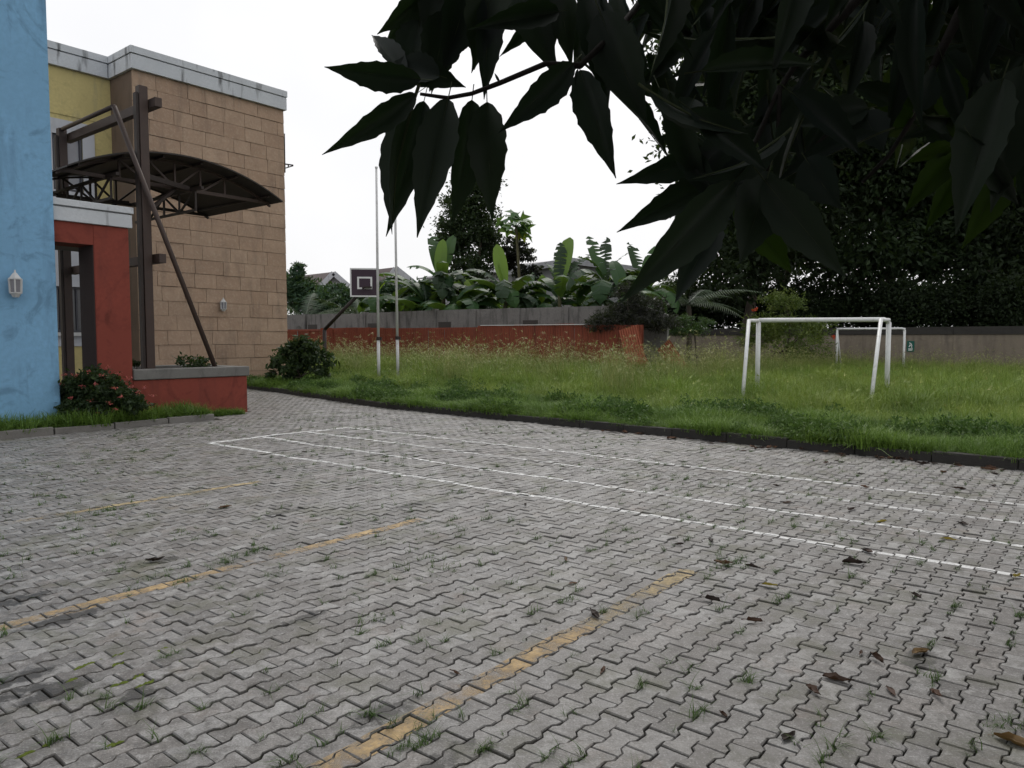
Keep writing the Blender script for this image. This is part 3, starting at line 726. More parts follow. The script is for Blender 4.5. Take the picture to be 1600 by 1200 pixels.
# far houses
M_roof = surf('grey_brown_roof', (.16, .13, .125), var=.15, rough=.7)
M_roof2 = surf('pale_grey_roof', (.30, .30, .31), var=.1, rough=.7)
M_hwall = surf('far_house_wall', (.33, .34, .35), var=.1)
def house(px_l, px_r, px_peak, y_peak, y_eave, Y, depth, label, rm):
    l, r, pk_ = atY(px_l, y_eave, Y), atY(px_r, y_eave, Y), atY(px_peak, y_peak, Y)
    h = thing('house', ((l + r) / 2) * [1, 1, 0], label, 'house', 'houses beyond the wall')
    e = np.array([-.75, .66, 0]) * depth
    m = MB(); q = [l * [1, 1, 0], r * [1, 1, 0]]
    m.add([q[0], q[1], r, pk_, l, q[0] + e, q[1] + e, r + e, pk_ + e, l + e], [(0, 1, 2, 3, 4), (9, 8, 7, 6, 5), (1, 6, 7, 2), (5, 0, 4, 9)]); m.build('wall', M_hwall, h)
    m = MB(); up = np.array([0, 0, .12]); ov = np.array([0, -.5, 0]); sl, sr = (l - pk_) * .12, (r - pk_) * .12
    for a, b in ((pk_, l + sl), (pk_, r + sr)):
        m.add([a + ov, b + ov, b + e, a + e, a + ov + up, b + ov + up, b + e + up, a + e + up], [(0, 1, 2, 3), (7, 6, 5, 4), (0, 4, 5, 1), (1, 5, 6, 2), (2, 6, 7, 3), (3, 7, 4, 0)])
    m.build('roof', rm, h)
    m = MB()
    for a, b in ((pk_, l + sl), (pk_, r + sr)): m.bar(a + ov * 1.15 + [0, 0, -.02], b + ov * 1.15 + [0, 0, -.02], .06, .28)
    m.build('fascia', M_wht, h)
    m = MB(); c_ = (l + r) / 2; m.box(c_ + [0, -.05, -1.2], np.array([.9, 0, 0]), np.array([0, .04, 0]), np.array([0, 0, .6])); m.build('window', M_dglass, h)
house(505, 545, 523, 427, 446, 85, 6, 'far house with brown gabled roof left of the basketball board', M_roof)
house(598, 660, 620, 420, 452, 75, 5, 'far house with brown gabled roof behind the flagpoles', M_roof)
house(800, 1010, 890, 408, 424, 68, 12, 'far house with wide pale grey roof above the banana plants', M_roof2)

# ------------------------------------------------------------------ vegetation helpers
def leaf_cloud(pos, dirs, size, aspect, r, rnd, fold=.15):
    """one folded rhombic leaf (4 corners) per position"""
    n = len(pos); d = dirs / (np.linalg.norm(dirs, axis=1, keepdims=True) + 1e-9)
    a = r.normal(size=(n, 3)); s_ = np.cross(d, a); s_ /= (np.linalg.norm(s_, axis=1, keepdims=True) + 1e-9); nn = np.cross(s_, d)
    L = (size * r.uniform(.65, 1.3, n))[:, None]; Wd = L * aspect
    V = np.stack([pos - d * L * .5, pos + s_ * Wd * .5 + nn * Wd * fold - d * L * .05, pos + d * L * .5, pos - s_ * Wd * .5 + nn * Wd * fold - d * L * .05], 1).reshape(-1, 3)
    F = np.arange(4 * n).reshape(-1, 4); return V, F, np.repeat(rnd, 4)
def cloud_points(blobs, n, r, per=26, sig=.10, shell=.45):
    vol = np.array([b[1][0] * b[1][1] * b[1][2] for b in blobs]) ** .8; pr = vol / vol.sum()
    K = max(4, n // per); bi = r.choice(len(blobs), K, p=pr); v = r.normal(size=(K, 3)); v /= np.linalg.norm(v, axis=1, keepdims=True)
    rad = r.random(K) ** shell; cen = np.array([blobs[i][0] for i in bi]); rr = np.array([blobs[i][1] for i in bi])
    cl = cen + v * rad[:, None] * rr; crn = r.random(K)
    k = r.integers(K, size=n); mr = rr[k].mean(1, keepdims=True)
    pos = cl[k] + r.normal(size=(n, 3)) * mr * sig * np.array([1.25, 1.25, .75]); out = (pos - cen[k]) / rr[k]
    return pos, out, np.clip(.55 * crn[k] + .45 * r.random(n), 0, 1)
def crown_mesh(name, blobs, n, size, aspect=.5, droop=.35, seed=0, per=26, sig=.10, shell=.45):
    r = np.random.default_rng(seed); pos, out, rn = cloud_points(blobs, n, r, per, sig, shell)
    d = r.normal(size=(n, 3)) + out * .9 + np.array([0, 0, -droop]); V, F, R_ = leaf_cloud(pos, d, size, aspect, r, rn)
    return mesh_np(name, V, F, R_)
def limb(m, a, b, r0, r1, bend=.1, n=5, k=7):
    a, b = np.asarray(a, float), np.asarray(b, float); L = np.linalg.norm(b - a); o_ = rng.normal(size=3) * L * bend
    ts = np.linspace(0, 1, n); pts = [a + (b - a) * t + o_ * math.sin(math.pi * t) for t in ts]; m.tube(pts, [r0 + (r1 - r0) * t for t in ts], k)
M_bark = surf('grey_brown_bark', (.085, .07, .055), var=.3, scale=5, bump=.02, bscale=30)
M_dark = foliage('dark_green_foliage', [(0, (.012, .020, .010)), (.5, (.024, .042, .017)), (1, (.05, .08, .026))], .14, .55, .2)
M_darker = foliage('very_dark_foliage', [(0, (.007, .011, .006)), (.6, (.015, .025, .011)), (1, (.034, .055, .02))], .10, .6, .15)
M_mid = foliage('mid_green_foliage', [(0, (.018, .04, .014)), (.5, (.035, .075, .022)), (1, (.06, .115, .03))], .22)
M_bluegr = foliage('blue_green_foliage', [(0, (.02, .042, .022)), (.5, (.036, .074, .042)), (1, (.065, .125, .065))], .2, .5, .25)
M_yelgr = foliage('yellow_green_foliage', [(0, (.035, .06, .012)), (.5, (.075, .115, .02)), (1, (.13, .16, .03))], .25)
M_purp = foliage('purplish_dark_foliage', [(0, (.010, .011, .010)), (.5, (.018, .018, .017)), (1, (.034, .035, .029))], .1, .55, .2)
CROWN = {}
def tree(name, base, blobs, n, size, mat, label, cat='tree', group=None, trunk=(.25, .12), limbs=5, seed=1, droop=.35, aspect=.5, sig=.10, shell=.45, per=26, fork=None):
    base = np.asarray(base, float); t = thing(name, base, label, cat, group)
    cen = np.mean([b[0] for b in blobs], 0); zf = min(b[0][2] - b[1][2] * .6 for b in blobs) if fork is None else fork
    m = MB(); f = np.array([base[0] * .6 + cen[0] * .4, base[1] * .6 + cen[1] * .4, max(zf, base[2] + .2)])
    limb(m, base - [0, 0, .15], f, trunk[0], trunk[1], .04, 6, 9)
    for b in (blobs if len(blobs) >= 3 else blobs * 3):
        limb(m, f, np.asarray(b[0]) + rng.normal(size=3) * np.asarray(b[1]) * .25, trunk[1] * .75, trunk[1] * .18, .08)
    adopt(link('trunk', m.mesh('trunk', True), M_bark), t)
    t_cr = adopt(link('crown', crown_mesh('crown', blobs, n, size, aspect, droop, seed, per, sig, shell), mat), t)
    CROWN[t.name] = t_cr
    return t
def blob(px, py, Y, rx, ry=None, rz=None):
    k = Y / FPX; return (atY(px, py, Y), (rx * k, (ry if ry else rx) * k, (rz if rz else rx) * k))

# big dark shade trees behind the beige wall
tree('shade_tree', (14.5, 46, 0), [blob(1195, 330, 45, 115, 130, 95), blob(1260, 180, 46, 170, 150, 120), blob(1130, 420, 44, 90, 80, 60), blob(1220, 30, 46, 190, 150, 110), blob(1165, 150, 46, 80, 90, 110)], 40000, .40, M_darker,
     'tall dark shade tree behind the wall, just left of the flowering shrub', group='dark shade trees behind the wall', trunk=(.45, .25), seed=21, sig=.13, fork=4.5)
tree('shade_tree', (23.5, 47, 0), [blob(1400, 260, 47, 170, 130, 90), blob(1350, 400, 46, 120, 90, 55), blob(1480, 380, 46, 110, 90, 50), blob(1420, 90, 48, 200, 150, 110), blob(1330, 180, 48, 120, 100, 90)], 44000, .40, M_dark,
     'broad dark shade tree with layered foliage behind the far goal', group='dark shade trees behind the wall', trunk=(.5, .3), seed=22, sig=.13, fork=5)
tree('shade_tree', (31.5, 45, 0), [blob(1590, 300, 45, 150, 130, 110), blob(1640, 120, 45, 190, 150, 150), blob(1560, 430, 44, 110, 90, 50), blob(1700, 400, 44, 120, 90, 70)], 36000, .40, M_darker,
     'tall dark shade tree at the right edge behind the wall', group='dark shade trees behind the wall', trunk=(.45, .28), seed=23, sig=.13, fork=4.5)
tree('shade_tree', (19.0, 58, 0), [blob(1300, 330, 58, 200, 120, 110), blob(1200, 240, 58, 160, 110, 120), blob(1420, 300, 58, 160, 110, 130), blob(1185, 300, 58, 90, 100, 130), blob(1290, 60, 58, 260, 120, 140)], 32000, .55, M_dark,
     'dark tree farthest back, filling the gaps between the shade trees', group='dark shade trees behind the wall', trunk=(.4, .25), seed=24, sig=.14, fork=5)
tree('shade_tree', (39, 56, 0), [blob(1600, 330, 56, 170, 120, 130), blob(1520, 220, 56, 150, 110, 130), blob(1650, 150, 56, 170, 110, 170)], 26000, .6, M_darker,
     'dark tree far back behind the right edge tree', group='dark shade trees behind the wall', trunk=(.4, .25), seed=25, sig=.14, fork=5)
# clipped dark hedge rows behind the wall
for i, (pxa, Yh, wv) in enumerate(((1120, 49, 105), (1300, 46, 120), (1475, 43, 115), (1640, 40, 110))):
    bl = [blob(pxa + k_ * wv * .5, 478, Yh, wv * .42, wv * .3, 44) for k_ in (-1, 0, 1)]
    tree('hedge_shrub', (*(atY(pxa, 560, Yh)[:2]), 0), bl, 17000, .24, M_darker, ['dark hedge shrub behind the wall left of the flowering shrub', 'dark hedge shrub behind the wall above the near goal', 'dark hedge shrub behind the wall right of the far goal', 'dark hedge shrub behind the wall at the right edge'][i],
         'shrub', 'dark hedge shrubs behind the wall', trunk=(.1, .06), seed=40 + i, sig=.2, fork=1.2)
# mango and neighbours behind the concrete wall
tree('dense_tree', (-3.2, 58, 0), [blob(733, 345, 58, 48, 50, 55), blob(742, 290, 58, 36, 40, 45), blob(705, 375, 58, 28, 34, 28), blob(762, 380, 58, 22, 28, 28), blob(728, 430, 57, 42, 45, 45)], 22000, .27, M_dark,
     'dense dark oval tree rising above the banana plants', trunk=(.35, .22), seed=31, sig=.11)
tree('purple_tree', (1.2, 60, 0), [blob(805, 392, 60, 30, 30, 22), blob(822, 420, 60, 24, 24, 22), blob(780, 410, 60, 22, 22, 22)], 3600, .3, M_purp,
     'small purplish dark tree behind the papaya', trunk=(.2, .12), seed=32)
tree('leafy_tree', (-13.5, 50, 0), [blob(475, 462, 50, 34, 30, 28), blob(468, 425, 50, 10, 15, 20), blob(505, 475, 49, 36, 30, 22), blob(450, 450, 50, 26, 26, 26)], 9000, .36, M_bluegr,
     'bluish green leafy tree against the corner of the tiled building', trunk=(.2, .1), seed=33, aspect=.28, sig=.16)
tree('leafy_tree', (-10.8, 50, 0), [blob(545, 470, 50, 30, 26, 22), blob(523, 462, 50, 22, 22, 18), blob(605, 464, 50, 34, 26, 26), blob(655, 465, 50, 34, 26, 28)], 9000, .36, M_bluegr,
     'bluish green leafy tree behind the basketball board', trunk=(.2, .1), seed=34, aspect=.28, sig=.16)
tree('conifer_shrub', atY(985, 590, 27.5) * [1, 1, 0] + [0, 0, .2], [blob(980, 500, 27.5, 52, 40, 14), blob(1005, 478, 27.5, 40, 36, 16), blob(960, 485, 27.5, 32, 30, 14), blob(985, 455, 27.5, 26, 26, 16), blob(1030, 505, 27.3, 34, 28, 14), blob(940, 505, 27.5, 26, 26, 14)], 10500, .17, M_purp,
     'dark feathery conifer shrub over the right end of the red fence', 'shrub', trunk=(.09, .06), seed=35, aspect=.16, sig=.13, droop=-.1)
tree('feathery_shrub', atY(1090, 580, 29) * [1, 1, 0] + [0, 0, .2], [blob(1075, 515, 29, 34, 30, 9), blob(1060, 500, 29, 24, 22, 10), blob(1095, 503, 29, 20, 20, 7)], 3000, .16, M_mid,
     'small green feathery shrub right of the loose red sheets', 'shrub', trunk=(.05, .03), seed=36, aspect=.2, sig=.13, droop=0)
fl = tree('flowering_shrub', (*(atY(1230, 560, 33)[:2]), .1), [blob(1225, 470, 33, 34, 34, 20), blob(1205, 510, 33, 46, 40, 22), blob(1270, 515, 33, 40, 36, 24), blob(1180, 530, 33, 28, 26, 20), blob(1245, 540, 32.5, 56, 40, 22)], 7500, .19, M_yelgr,
     'yellow green feathery shrub with a few red flowers behind the near goal', 'shrub', trunk=(.09, .06), seed=37, aspect=.22, sig=.12, droop=.1)
M_redfl = foliage('red_petals', [(0, (.35, .02, .01)), (1, (.55, .06, .02))], .2)
for (px, py) in ((1180, 484), (1302, 526)):
    c = atY(px, py, 32.2); rr = np.random.default_rng(px); n = 16; pos = c + rr.normal(size=(n, 3)) * .05
    V, F, R_ = leaf_cloud(pos, rr.normal(size=(n, 3)), .11, .7, rr, rr.random(n)); sub(link('flower', mesh_np('flower', V, F, R_), M_redfl), CROWN[fl.name])
# broad-leaved shrub at the corner of the tiled wall
tree('broadleaf_shrub', (*(atY(470, 600, 23.6)[:2]), .1), [blob(455, 562, 23.6, 36, 34, 30), blob(486, 560, 23.6, 36, 34, 32), blob(468, 542, 23.6, 30, 28, 20), blob(505, 580, 23.3, 24, 24, 16), blob(430, 580, 23.6, 20, 20, 16)], 2300, .2, M_dark,
     'dark broad leaved shrub at the corner of the tiled wall', 'shrub', trunk=(.06, .04), seed=38, aspect=.42, sig=.13, droop=.5)
# planter plants
tree('planter_plant', atY(302, 572, 16.3) * [1, 1, 0] + [0, 0, .85], [blob(302, 566, 16.3, 22, 18, 9)], 420, .09, M_dark, 'small dark leafy plant in the planter beneath the brace', 'plant', trunk=(.012, .008), seed=39, sig=.25, fork=.9)
tree('planter_plant', atY(215, 572, 15.4) * [1, 1, 0] + [0, 0, .85], [blob(214, 570, 15.4, 10, 10, 6)], 160, .08, M_dark, 'tiny leafy plant in the planter at the portal pillar', 'plant', trunk=(.012, .008), seed=44, sig=.25, fork=.9)
# ixora with pink flowers in the bed
Pb = B(6.0, -13.95, .06)
YX = Pb[1]
def bx_(px, py, dy, rx, rz): return blob(px, py, YX + dy, rx, rx, rz)
ix = tree('ixora_bush', Pb, [bx_(140, 610, 0, 46, 34), bx_(105, 618, .1, 26, 28), bx_(175, 622, 0, 32, 30), bx_(210, 626, -.1, 24, 20), bx_(148, 640, -.1, 50, 20)], 9500, .085, M_dark,
     'round ixora bush with pink flowers between blue wall and red portal', 'bush', trunk=(.03, .02), seed=45, sig=.13, droop=.2, fork=.25)
M_pink = foliage('pink_petals', [(0, (.30, .04, .045)), (1, (.50, .13, .12))], .2)
rr = np.random.default_rng(5)
for (px, py) in ((96, 600), (110, 622), (118, 586), (128, 604), (138, 580), (150, 600), (160, 586), (168, 574), (172, 630), (140, 626), (185, 584), (190, 620), (152, 645), (205, 604), (226, 606), (238, 618), (180, 640), (122, 640), (200, 590), (215, 612), (100, 585), (178, 606)):
    c = atY(px, py, YX - .42 + rr.uniform(-.1, .12)); n = 22
    pos = c + rr.normal(size=(n, 3)) * np.array([.026, .026, .014]); V, F, R_ = leaf_cloud(pos, rr.normal(size=(n, 3)), .026, .8, rr, rr.random(n))
    sub(link('blossom', mesh_np('blossom', V, F, R_), M_pink), CROWN[ix.name])

# ------------------------------------------------------------------ banana plants, papaya, palms
M_ban = [foliage('banana_leaf_bright', [(0, (.10, .19, .025)), (1, (.17, .27, .04))], .4, .4, .4, True, transcol=(.28, .42, .03)),
         foliage('banana_leaf_green', [(0, (.022, .058, .022)), (1, (.05, .11, .035))], .3, .45, .25, True),
         foliage('banana_leaf_dull', [(0, (.014, .032, .018)), (1, (.034, .062, .032))], .2, .5, .25, True)]
M_pstem = surf('banana_stem', (.10, .095, .05), var=.25)
def banana_leaf_mesh(seed, arch, torn):
    """unit-length leaf: local x outward along the ground, z up; arch 0 upright .. 1 drooping"""
    r = np.random.default_rng(seed); n = 14; pts = []; ang = math.radians(82 - 22 * arch); p = np.zeros(3)
    for i in range(n + 1):
        pts.append(p.copy()); step = 1 / n; p = p + np.array([math.cos(ang), 0, math.sin(ang)]) * step; ang -= (arch * 2.3 + .12) / n * (1 + i / n * .6)
    V, F = [], []; pet = .16
    for i in range(n + 1):
        t = i / n; q = max(0, (t - pet) / (1 - pet)); wd = .135 * (math.sin(math.pi * min(1, q * .92 + .04)) ** .5 if q > 0 else .06)
        if t >= .999: wd = .01
        tan = pts[min(i + 1, n)] - pts[max(i - 1, 0)]; tan /= np.linalg.norm(tan); nrm = np.array([-tan[2], 0, tan[0]])
        for sd_ in (-1, 1):
            drp = (.25 + .5 * arch) * wd
            V.append(pts[i] + np.array([0, sd_ * wd, 0]) - nrm * drp * (.6 if arch > .4 else -.5))
        V.append(pts[i])
    V = [np.array(v) for v in V]; VV, FF = [], []
    for i in range(n):
        for sd_ in (0, 1):
            a, b, c_, d_ = V[i * 3 + 2], V[i * 3 + sd_], V[i * 3 + 3 + sd_], V[i * 3 + 5]
            if torn and r.random() < torn:   # torn strip: shrink and hang
                k = r.uniform(.08, .4); b = b + (c_ - b) * k + np.array([0, 0, -r.uniform(0, .03)]); c_ = c_ + (a - c_) * r.uniform(0, .25) + np.array([0, 0, -r.uniform(.0, .05)])
            j = len(VV); VV += [a, b, c_, d_]; FF.append((j, j + 1, j + 2, j + 3) if sd_ else (j, j + 3, j + 2, j + 1))
    me = bpy.data.meshes.new('leaf'); me.from_pydata([tuple(map(float, v)) for v in VV], [], FF); me.update(); return me
BL = {}
def ban_mesh(arch, torn, mi, k):
    key = (arch, torn, mi, k)
    if key not in BL:
        me = banana_leaf_mesh(hash((int(arch * 100), int(torn * 100), k)) % 9999, arch, torn); me.materials.append(M_ban[mi]); BL[key] = me
    return BL[key]
def banana(px, Y, ztop, leaves, label, seed):
    """leaves: (yaw deg, length, arch, material) with yaw measured from +x"""
    r = np.random.default_rng(seed); P = atY(px, 560, Y); base = np.array([P[0], P[1], .1])
    t = thing('banana_plant', base, label, 'banana plant', 'banana plants behind the concrete wall')
    m = MB(); limb(m, base - [0, 0, .1], base + [r.normal(0, .08), r.normal(0, .08), ztop - .1], .16, .085, .02, 6, 9); adopt(link('stem', m.mesh('stem', True), M_pstem), t)
    for (yaw, L, arch, mi) in leaves:
        o = bpy.data.objects.new('leaf', ban_mesh(arch, .0 if mi == 0 else (.25 if mi == 1 else .6), mi, int(r.integers(3)))); C.objects.link(o); o.parent = t
        o.location = (r.normal(0, .05), r.normal(0, .05), ztop - .1 - r.uniform(0, .35) - (r.uniform(0, .9) if arch > .5 else 0)); s_ = L * 1.12 * r.uniform(.95, 1.05)
        o.scale = (s_, s_ * r.uniform(.9, 1.15), s_); o.rotation_euler = (r.normal(0, .12), r.normal(0, .06), math.radians(yaw))
def skirt(r, n, Lr=(1.9, 2.6)):
    return [(float(r.uniform(0, 360)), float(r.uniform(*Lr)), float(r.choice([.55, .75, .95])), int(r.choice([1, 1, 2]))) for _ in range(n)]
br = np.random.default_rng(77)
def zpx(py, Y): return atY(800, py, Y)[2]
bananas = [
    (585, 41, 2.3, [(100, 2.0, .05, 0), (20, 1.6, .25, 0)], 4, 'low banana plant with bright leaf just below the basketball board'),
    (690, 38, 3.3, [(120, 2.9, .12, 1), (60, 2.6, .05, 1), (80, 2.4, .08, 0)], 9, 'tall banana plant with three upright leaves right of the flagpoles'),
    (652, 40, 2.7, [(175, 2.6, .55, 2)], 8, 'drooping dark banana plant directly behind the flagpoles'),
    (735, 39, 2.5, [(100, 1.6, .15, 0)], 8, 'banana plant with torn hanging leaves under the dense oval tree'),
    (790, 37, 2.8, [(85, 2.4, .04, 0), (130, 1.9, .12, 0)], 7, 'banana plant with bright yellow green leaf pair below the papaya'),
    (845, 38, 2.0, [(85, 1.7, .05, 0)], 6, 'short banana plant with a single small bright upright leaf'),
    (872, 37, 2.7, [(60, 2.7, .08, 0), (130, 2.4, .3, 1), (95, 2.6, .06, 2), (35, 2.6, .3, 2)], 6, 'banana plant with broad bright leaf in front of the grey roof'),
    (945, 35, 3.0, [(110, 2.5, .1, 1), (65, 2.4, .1, 2), (160, 2.0, .35, 1), (20, 1.9, .3, 2)], 8, 'large banana plant left of the hanging foreground leaves'),
    (1000, 36, 2.9, [(120, 2.4, .15, 2), (50, 2.2, .2, 1)], 7, 'banana plant half hidden by the foreground leaves'),
    (668, 37.5, 2.2, [(150, 2.0, .4, 1)], 8, 'banana plant leaning in front of the drooping one, right of flagpoles'),
    (820, 39.5, 2.3, [(70, 2.1, .2, 1)], 8, 'dark banana plant right of the papaya stem'),
    (715, 36.6, 1.9, [(110, 1.9, .2, 1)], 8, 'low banana plant touching the wall top under the dense tree'),
    (975, 33.5, 2.2, [(95, 2.0, .2, 1)], 8, 'low banana plant above the dark conifer shrub'),
    (910, 40, 2.2, [(150, 2.0, .3, 1)], 8, 'low banana plant between the two large ones, behind the wall top'),
    (620, 43, 2.0, [(60, 1.8, .2, 1)], 7, 'low dark banana plant beside the basketball board'),
    (770, 42, 2.2, [(40, 1.8, .3, 2)], 8, 'low dark banana plant left of the papaya stem')]
for i, (px, Y, zt, up_, ns, lab) in enumerate(bananas): banana(px, Y, zt + 1.15, up_ + skirt(br, ns + 6, (2.0, 2.9)), lab, 200 + i)

# papaya
pp = atY(812, 560, 52); pp[2] = .1; ptop = atY(806, 352, 52)
pa = thing('papaya_tree', pp, 'slender papaya tree with pale stem and drooping lobed leaves', 'tree')
m = MB(); limb(m, pp, ptop, .14, .08, .01, 6, 8); adopt(link('trunk', m.mesh('trunk', True), M_pstem), pa)
M_pap = [foliage('papaya_leaf', [(0, (.06, .13, .06)), (1, (.10, .20, .07))], .35, objrnd=True), foliage('papaya_old_leaf', [(0, (.22, .26, .03)), (1, (.30, .30, .04))], .35, objrnd=True)]
def papaya_leaf():
    V, F = [(0, 0, 0)], []
    for k in range(9):
        a = math.radians(-150 + 300 * k / 8); L = .62 if k % 2 == 0 else .30
        V.append((math.cos(a) * L, math.sin(a) * L, -.32 * L * L - .1 * L))
    F = [(0, k, k + 1) for k in range(1, 9)]; me = bpy.data.meshes.new('leaf'); me.from_pydata(V, [], F); me.update(); return me
pme = [papaya_leaf(), papaya_leaf()]; [pme[i].materials.append(M_pap[i]) for i in (0, 1)]
r = np.random.default_rng(8)
for k in range(22):
    a = r.uniform(0, 6.28); el = r.uniform(-.5, 1.1); L = r.uniform(.7, 1.35); d = np.array([math.cos(a) * math.cos(el), math.sin(a) * math.cos(el), math.sin(el)]); tip = ptop + d * L + [0, 0, -.15 * L]
    m = MB(); m.tube([ptop - [0, 0, .1], ptop + d * L * .6, tip], [.03, .02, .014], 5); adopt(link('petiole', m.mesh('petiole'), M_pap[0]), pa)
    o = bpy.data.objects.new('leaf', pme[1] if (el < .0 and r.random() < .5) else pme[0]); C.objects.link(o); o.parent = pa; o.location = Vector(tip - pp); o.rotation_euler = (r.normal(0, .4), r.uniform(.2, .9), a); s_ = r.uniform(.9, 1.35); o.scale = (s_, s_, s_)

# palm with arching fronds in front of the dark trees
def frond_mesh(seed, L=3.2, n=30):
    r = np.random.default_rng(seed); V, F = [], []; 
    for i in range(n):
        t = i / (n - 1); x = L * t; z = .9 * t - 1.25 * t * t * L / 3; tl = .55 * math.sin(math.pi * (t * .88 + .1)) + .12
        for sd_ in (-1, 1):
            b = np.array([x, 0, z]); d = np.array([.45, sd_ * .9, -.55 + r.normal(0, .08)]); d /= np.linalg.norm(d); w_ = np.array([.028, 0, 0])
            j = len(V); V += [b - w_, b + w_, b + d * tl]; F.append((j, j + 1, j + 2))
    m = MB(); m.add(V, F); m.tube([(L * t, 0, .9 * t - 1.25 * t * t * L / 3) for t in np.linspace(0, 1, 8)], [.03 * (1 - t) + .006 for t in np.linspace(0, 1, 8)], 5)
    return m.mesh('frond')
M_palm = foliage('palm_frond', [(0, (.05, .075, .045)), (1, (.085, .115, .07))], .15, .45, .4, True)
fm = [frond_mesh(k) for k in range(3)]; [q.materials.append(M_palm) for q in fm]
def palm(px, Y, h, label, seed, n=13):
    P = atY(px, 560, Y); P[2] = .1; t = thing('palm', P, label, 'palm', 'palms behind the wall'); m = MB(); limb(m, P, P + [0, 0, h], .16, .11, .02, 6, 9); adopt(link('trunk', m.mesh('trunk', True), M_bark), t); r = np.random.default_rng(seed)
    for k in range(n):
        o = bpy.data.objects.new('frond', fm[k % 3]); C.objects.link(o); o.parent = t; o.location = (0, 0, h); s_ = r.uniform(.8, 1.1); o.scale = (s_, s_, s_); o.rotation_euler = (r.normal(0, .1), r.uniform(-.75, .25), k * 2 * math.pi / n + r.normal(0, .15))
palm(1075, 37, 3.2, 'palm with pale arching fronds at the foot of the dark trees', 3)
palm(560, 46, 2.6, 'low palm with drooping fronds behind the wall left of the flagpoles', 4)
palm(478, 44, 2.5, 'low palm at the corner of the tiled building', 6)

# ------------------------------------------------------------------ grass (geometry-node scatter of tufts)
def tuft(name, n, h, hv, wid, lean, rad, seed, heads=0, seg=3):
    r = np.random.default_rng(seed); V, F, R_ = [], [], []
    for i in range(n):
        a = r.uniform(0, 6.28); p = np.array([math.cos(a), math.sin(a), 0]) * rad * math.sqrt(r.random()); hh_ = max(.3 * h, r.normal(h, hv)); yaw = r.uniform(0, 6.28)
        d = np.array([math.cos(yaw), math.sin(yaw), 0]); s_ = np.array([-d[1], d[0], 0]); ln = abs(r.normal(lean, lean * .6)); rn = r.random(); j = len(V); hd = i < heads
        if hd: hh_ *= 1.5; ln *= .8
        for k in range(seg + 1):
            t = k / seg; c = p + d * hh_ * ln * t * t + np.array([0, 0, hh_ * (t - .35 * ln * t * t)])
            w_ = wid * (1 - t * .85) * (.55 if hd else 1)
            V += [c - s_ * w_, c + s_ * w_]; R_ += [min(1, (.92 if hd else rn * .8))] * 2
        for k in range(seg): F.append((j + 2 * k, j + 2 * k + 1, j + 2 * k + 3, j + 2 * k + 2))
        if hd:  # feathery seed head
            tip = V[-1]; dd = d * .8 + np.array([0, 0, -.15]); 
            for q in range(4):
                b = tip + dd * q * .035 * (h / .6); e = b + (d + r.normal(size=3) * .5 + [0, 0, .1]) * .06 * (h / .6); sd_ = s_ * wid * 1.3; j = len(V)
                V += [b - sd_, b + sd_, e + sd_ * .3, e - sd_ * .3]; R_ += [.97] * 4; F.append((j, j + 1, j + 2, j + 3))
    return mesh_np(name, np.array(V), np.array(F), R_)
def grassmat(name, stops, patch):
    t = NT(name); a = t.n('ShaderNodeAttribute', attribute_name='rnd').outputs['Fac']; o_ = t.n('ShaderNodeObjectInfo').outputs['Random']
    c = t.ramp(t.math('ADD', t.math('MULTIPLY', a, .78), t.math('MULTIPLY', o_, .22)), stops)
    c = t.mix(t.math('MULTIPLY', t.rng(t.noise(.35, 4), .42, .62), patch[1]), c, patch[0])
    c = t.mix(t.math('MULTIPLY', t.rng(t.noise(.9, 4), .48, .66), .55), c, (.065, .125, .02))
    b = t.bsdf(c, .5, .25); tr = t.n('ShaderNodeBsdfTranslucent'); t.l(c, tr.inputs['Color']); ms = t.n('ShaderNodeMixShader'); ms.inputs[0].default_value = .3; t.l(b, ms.inputs[1]); t.l(tr.outputs[0], ms.inputs[2])
    return t.done(ms.outputs[0])
M_gshort = grassmat('short_lush_grass', [(0, (.07, .135, .022)), (.5, (.125, .22, .036)), (.8, (.18, .28, .05)), (1, (.25, .27, .08))], ((.17, .26, .042), .5))
M_gmid = grassmat('meadow_grass', [(0, (.115, .19, .03)), (.5, (.185, .28, .048)), (.8, (.26, .335, .065)), (1, (.36, .35, .13))], ((.27, .33, .068), .55))
M_gtall = grassmat('tall_seeding_grass', [(0, (.10, .165, .034)), (.45, (.16, .235, .05)), (.75, (.24, .27, .08)), (1, (.36, .33, .15))], ((.23, .26, .075), .45))
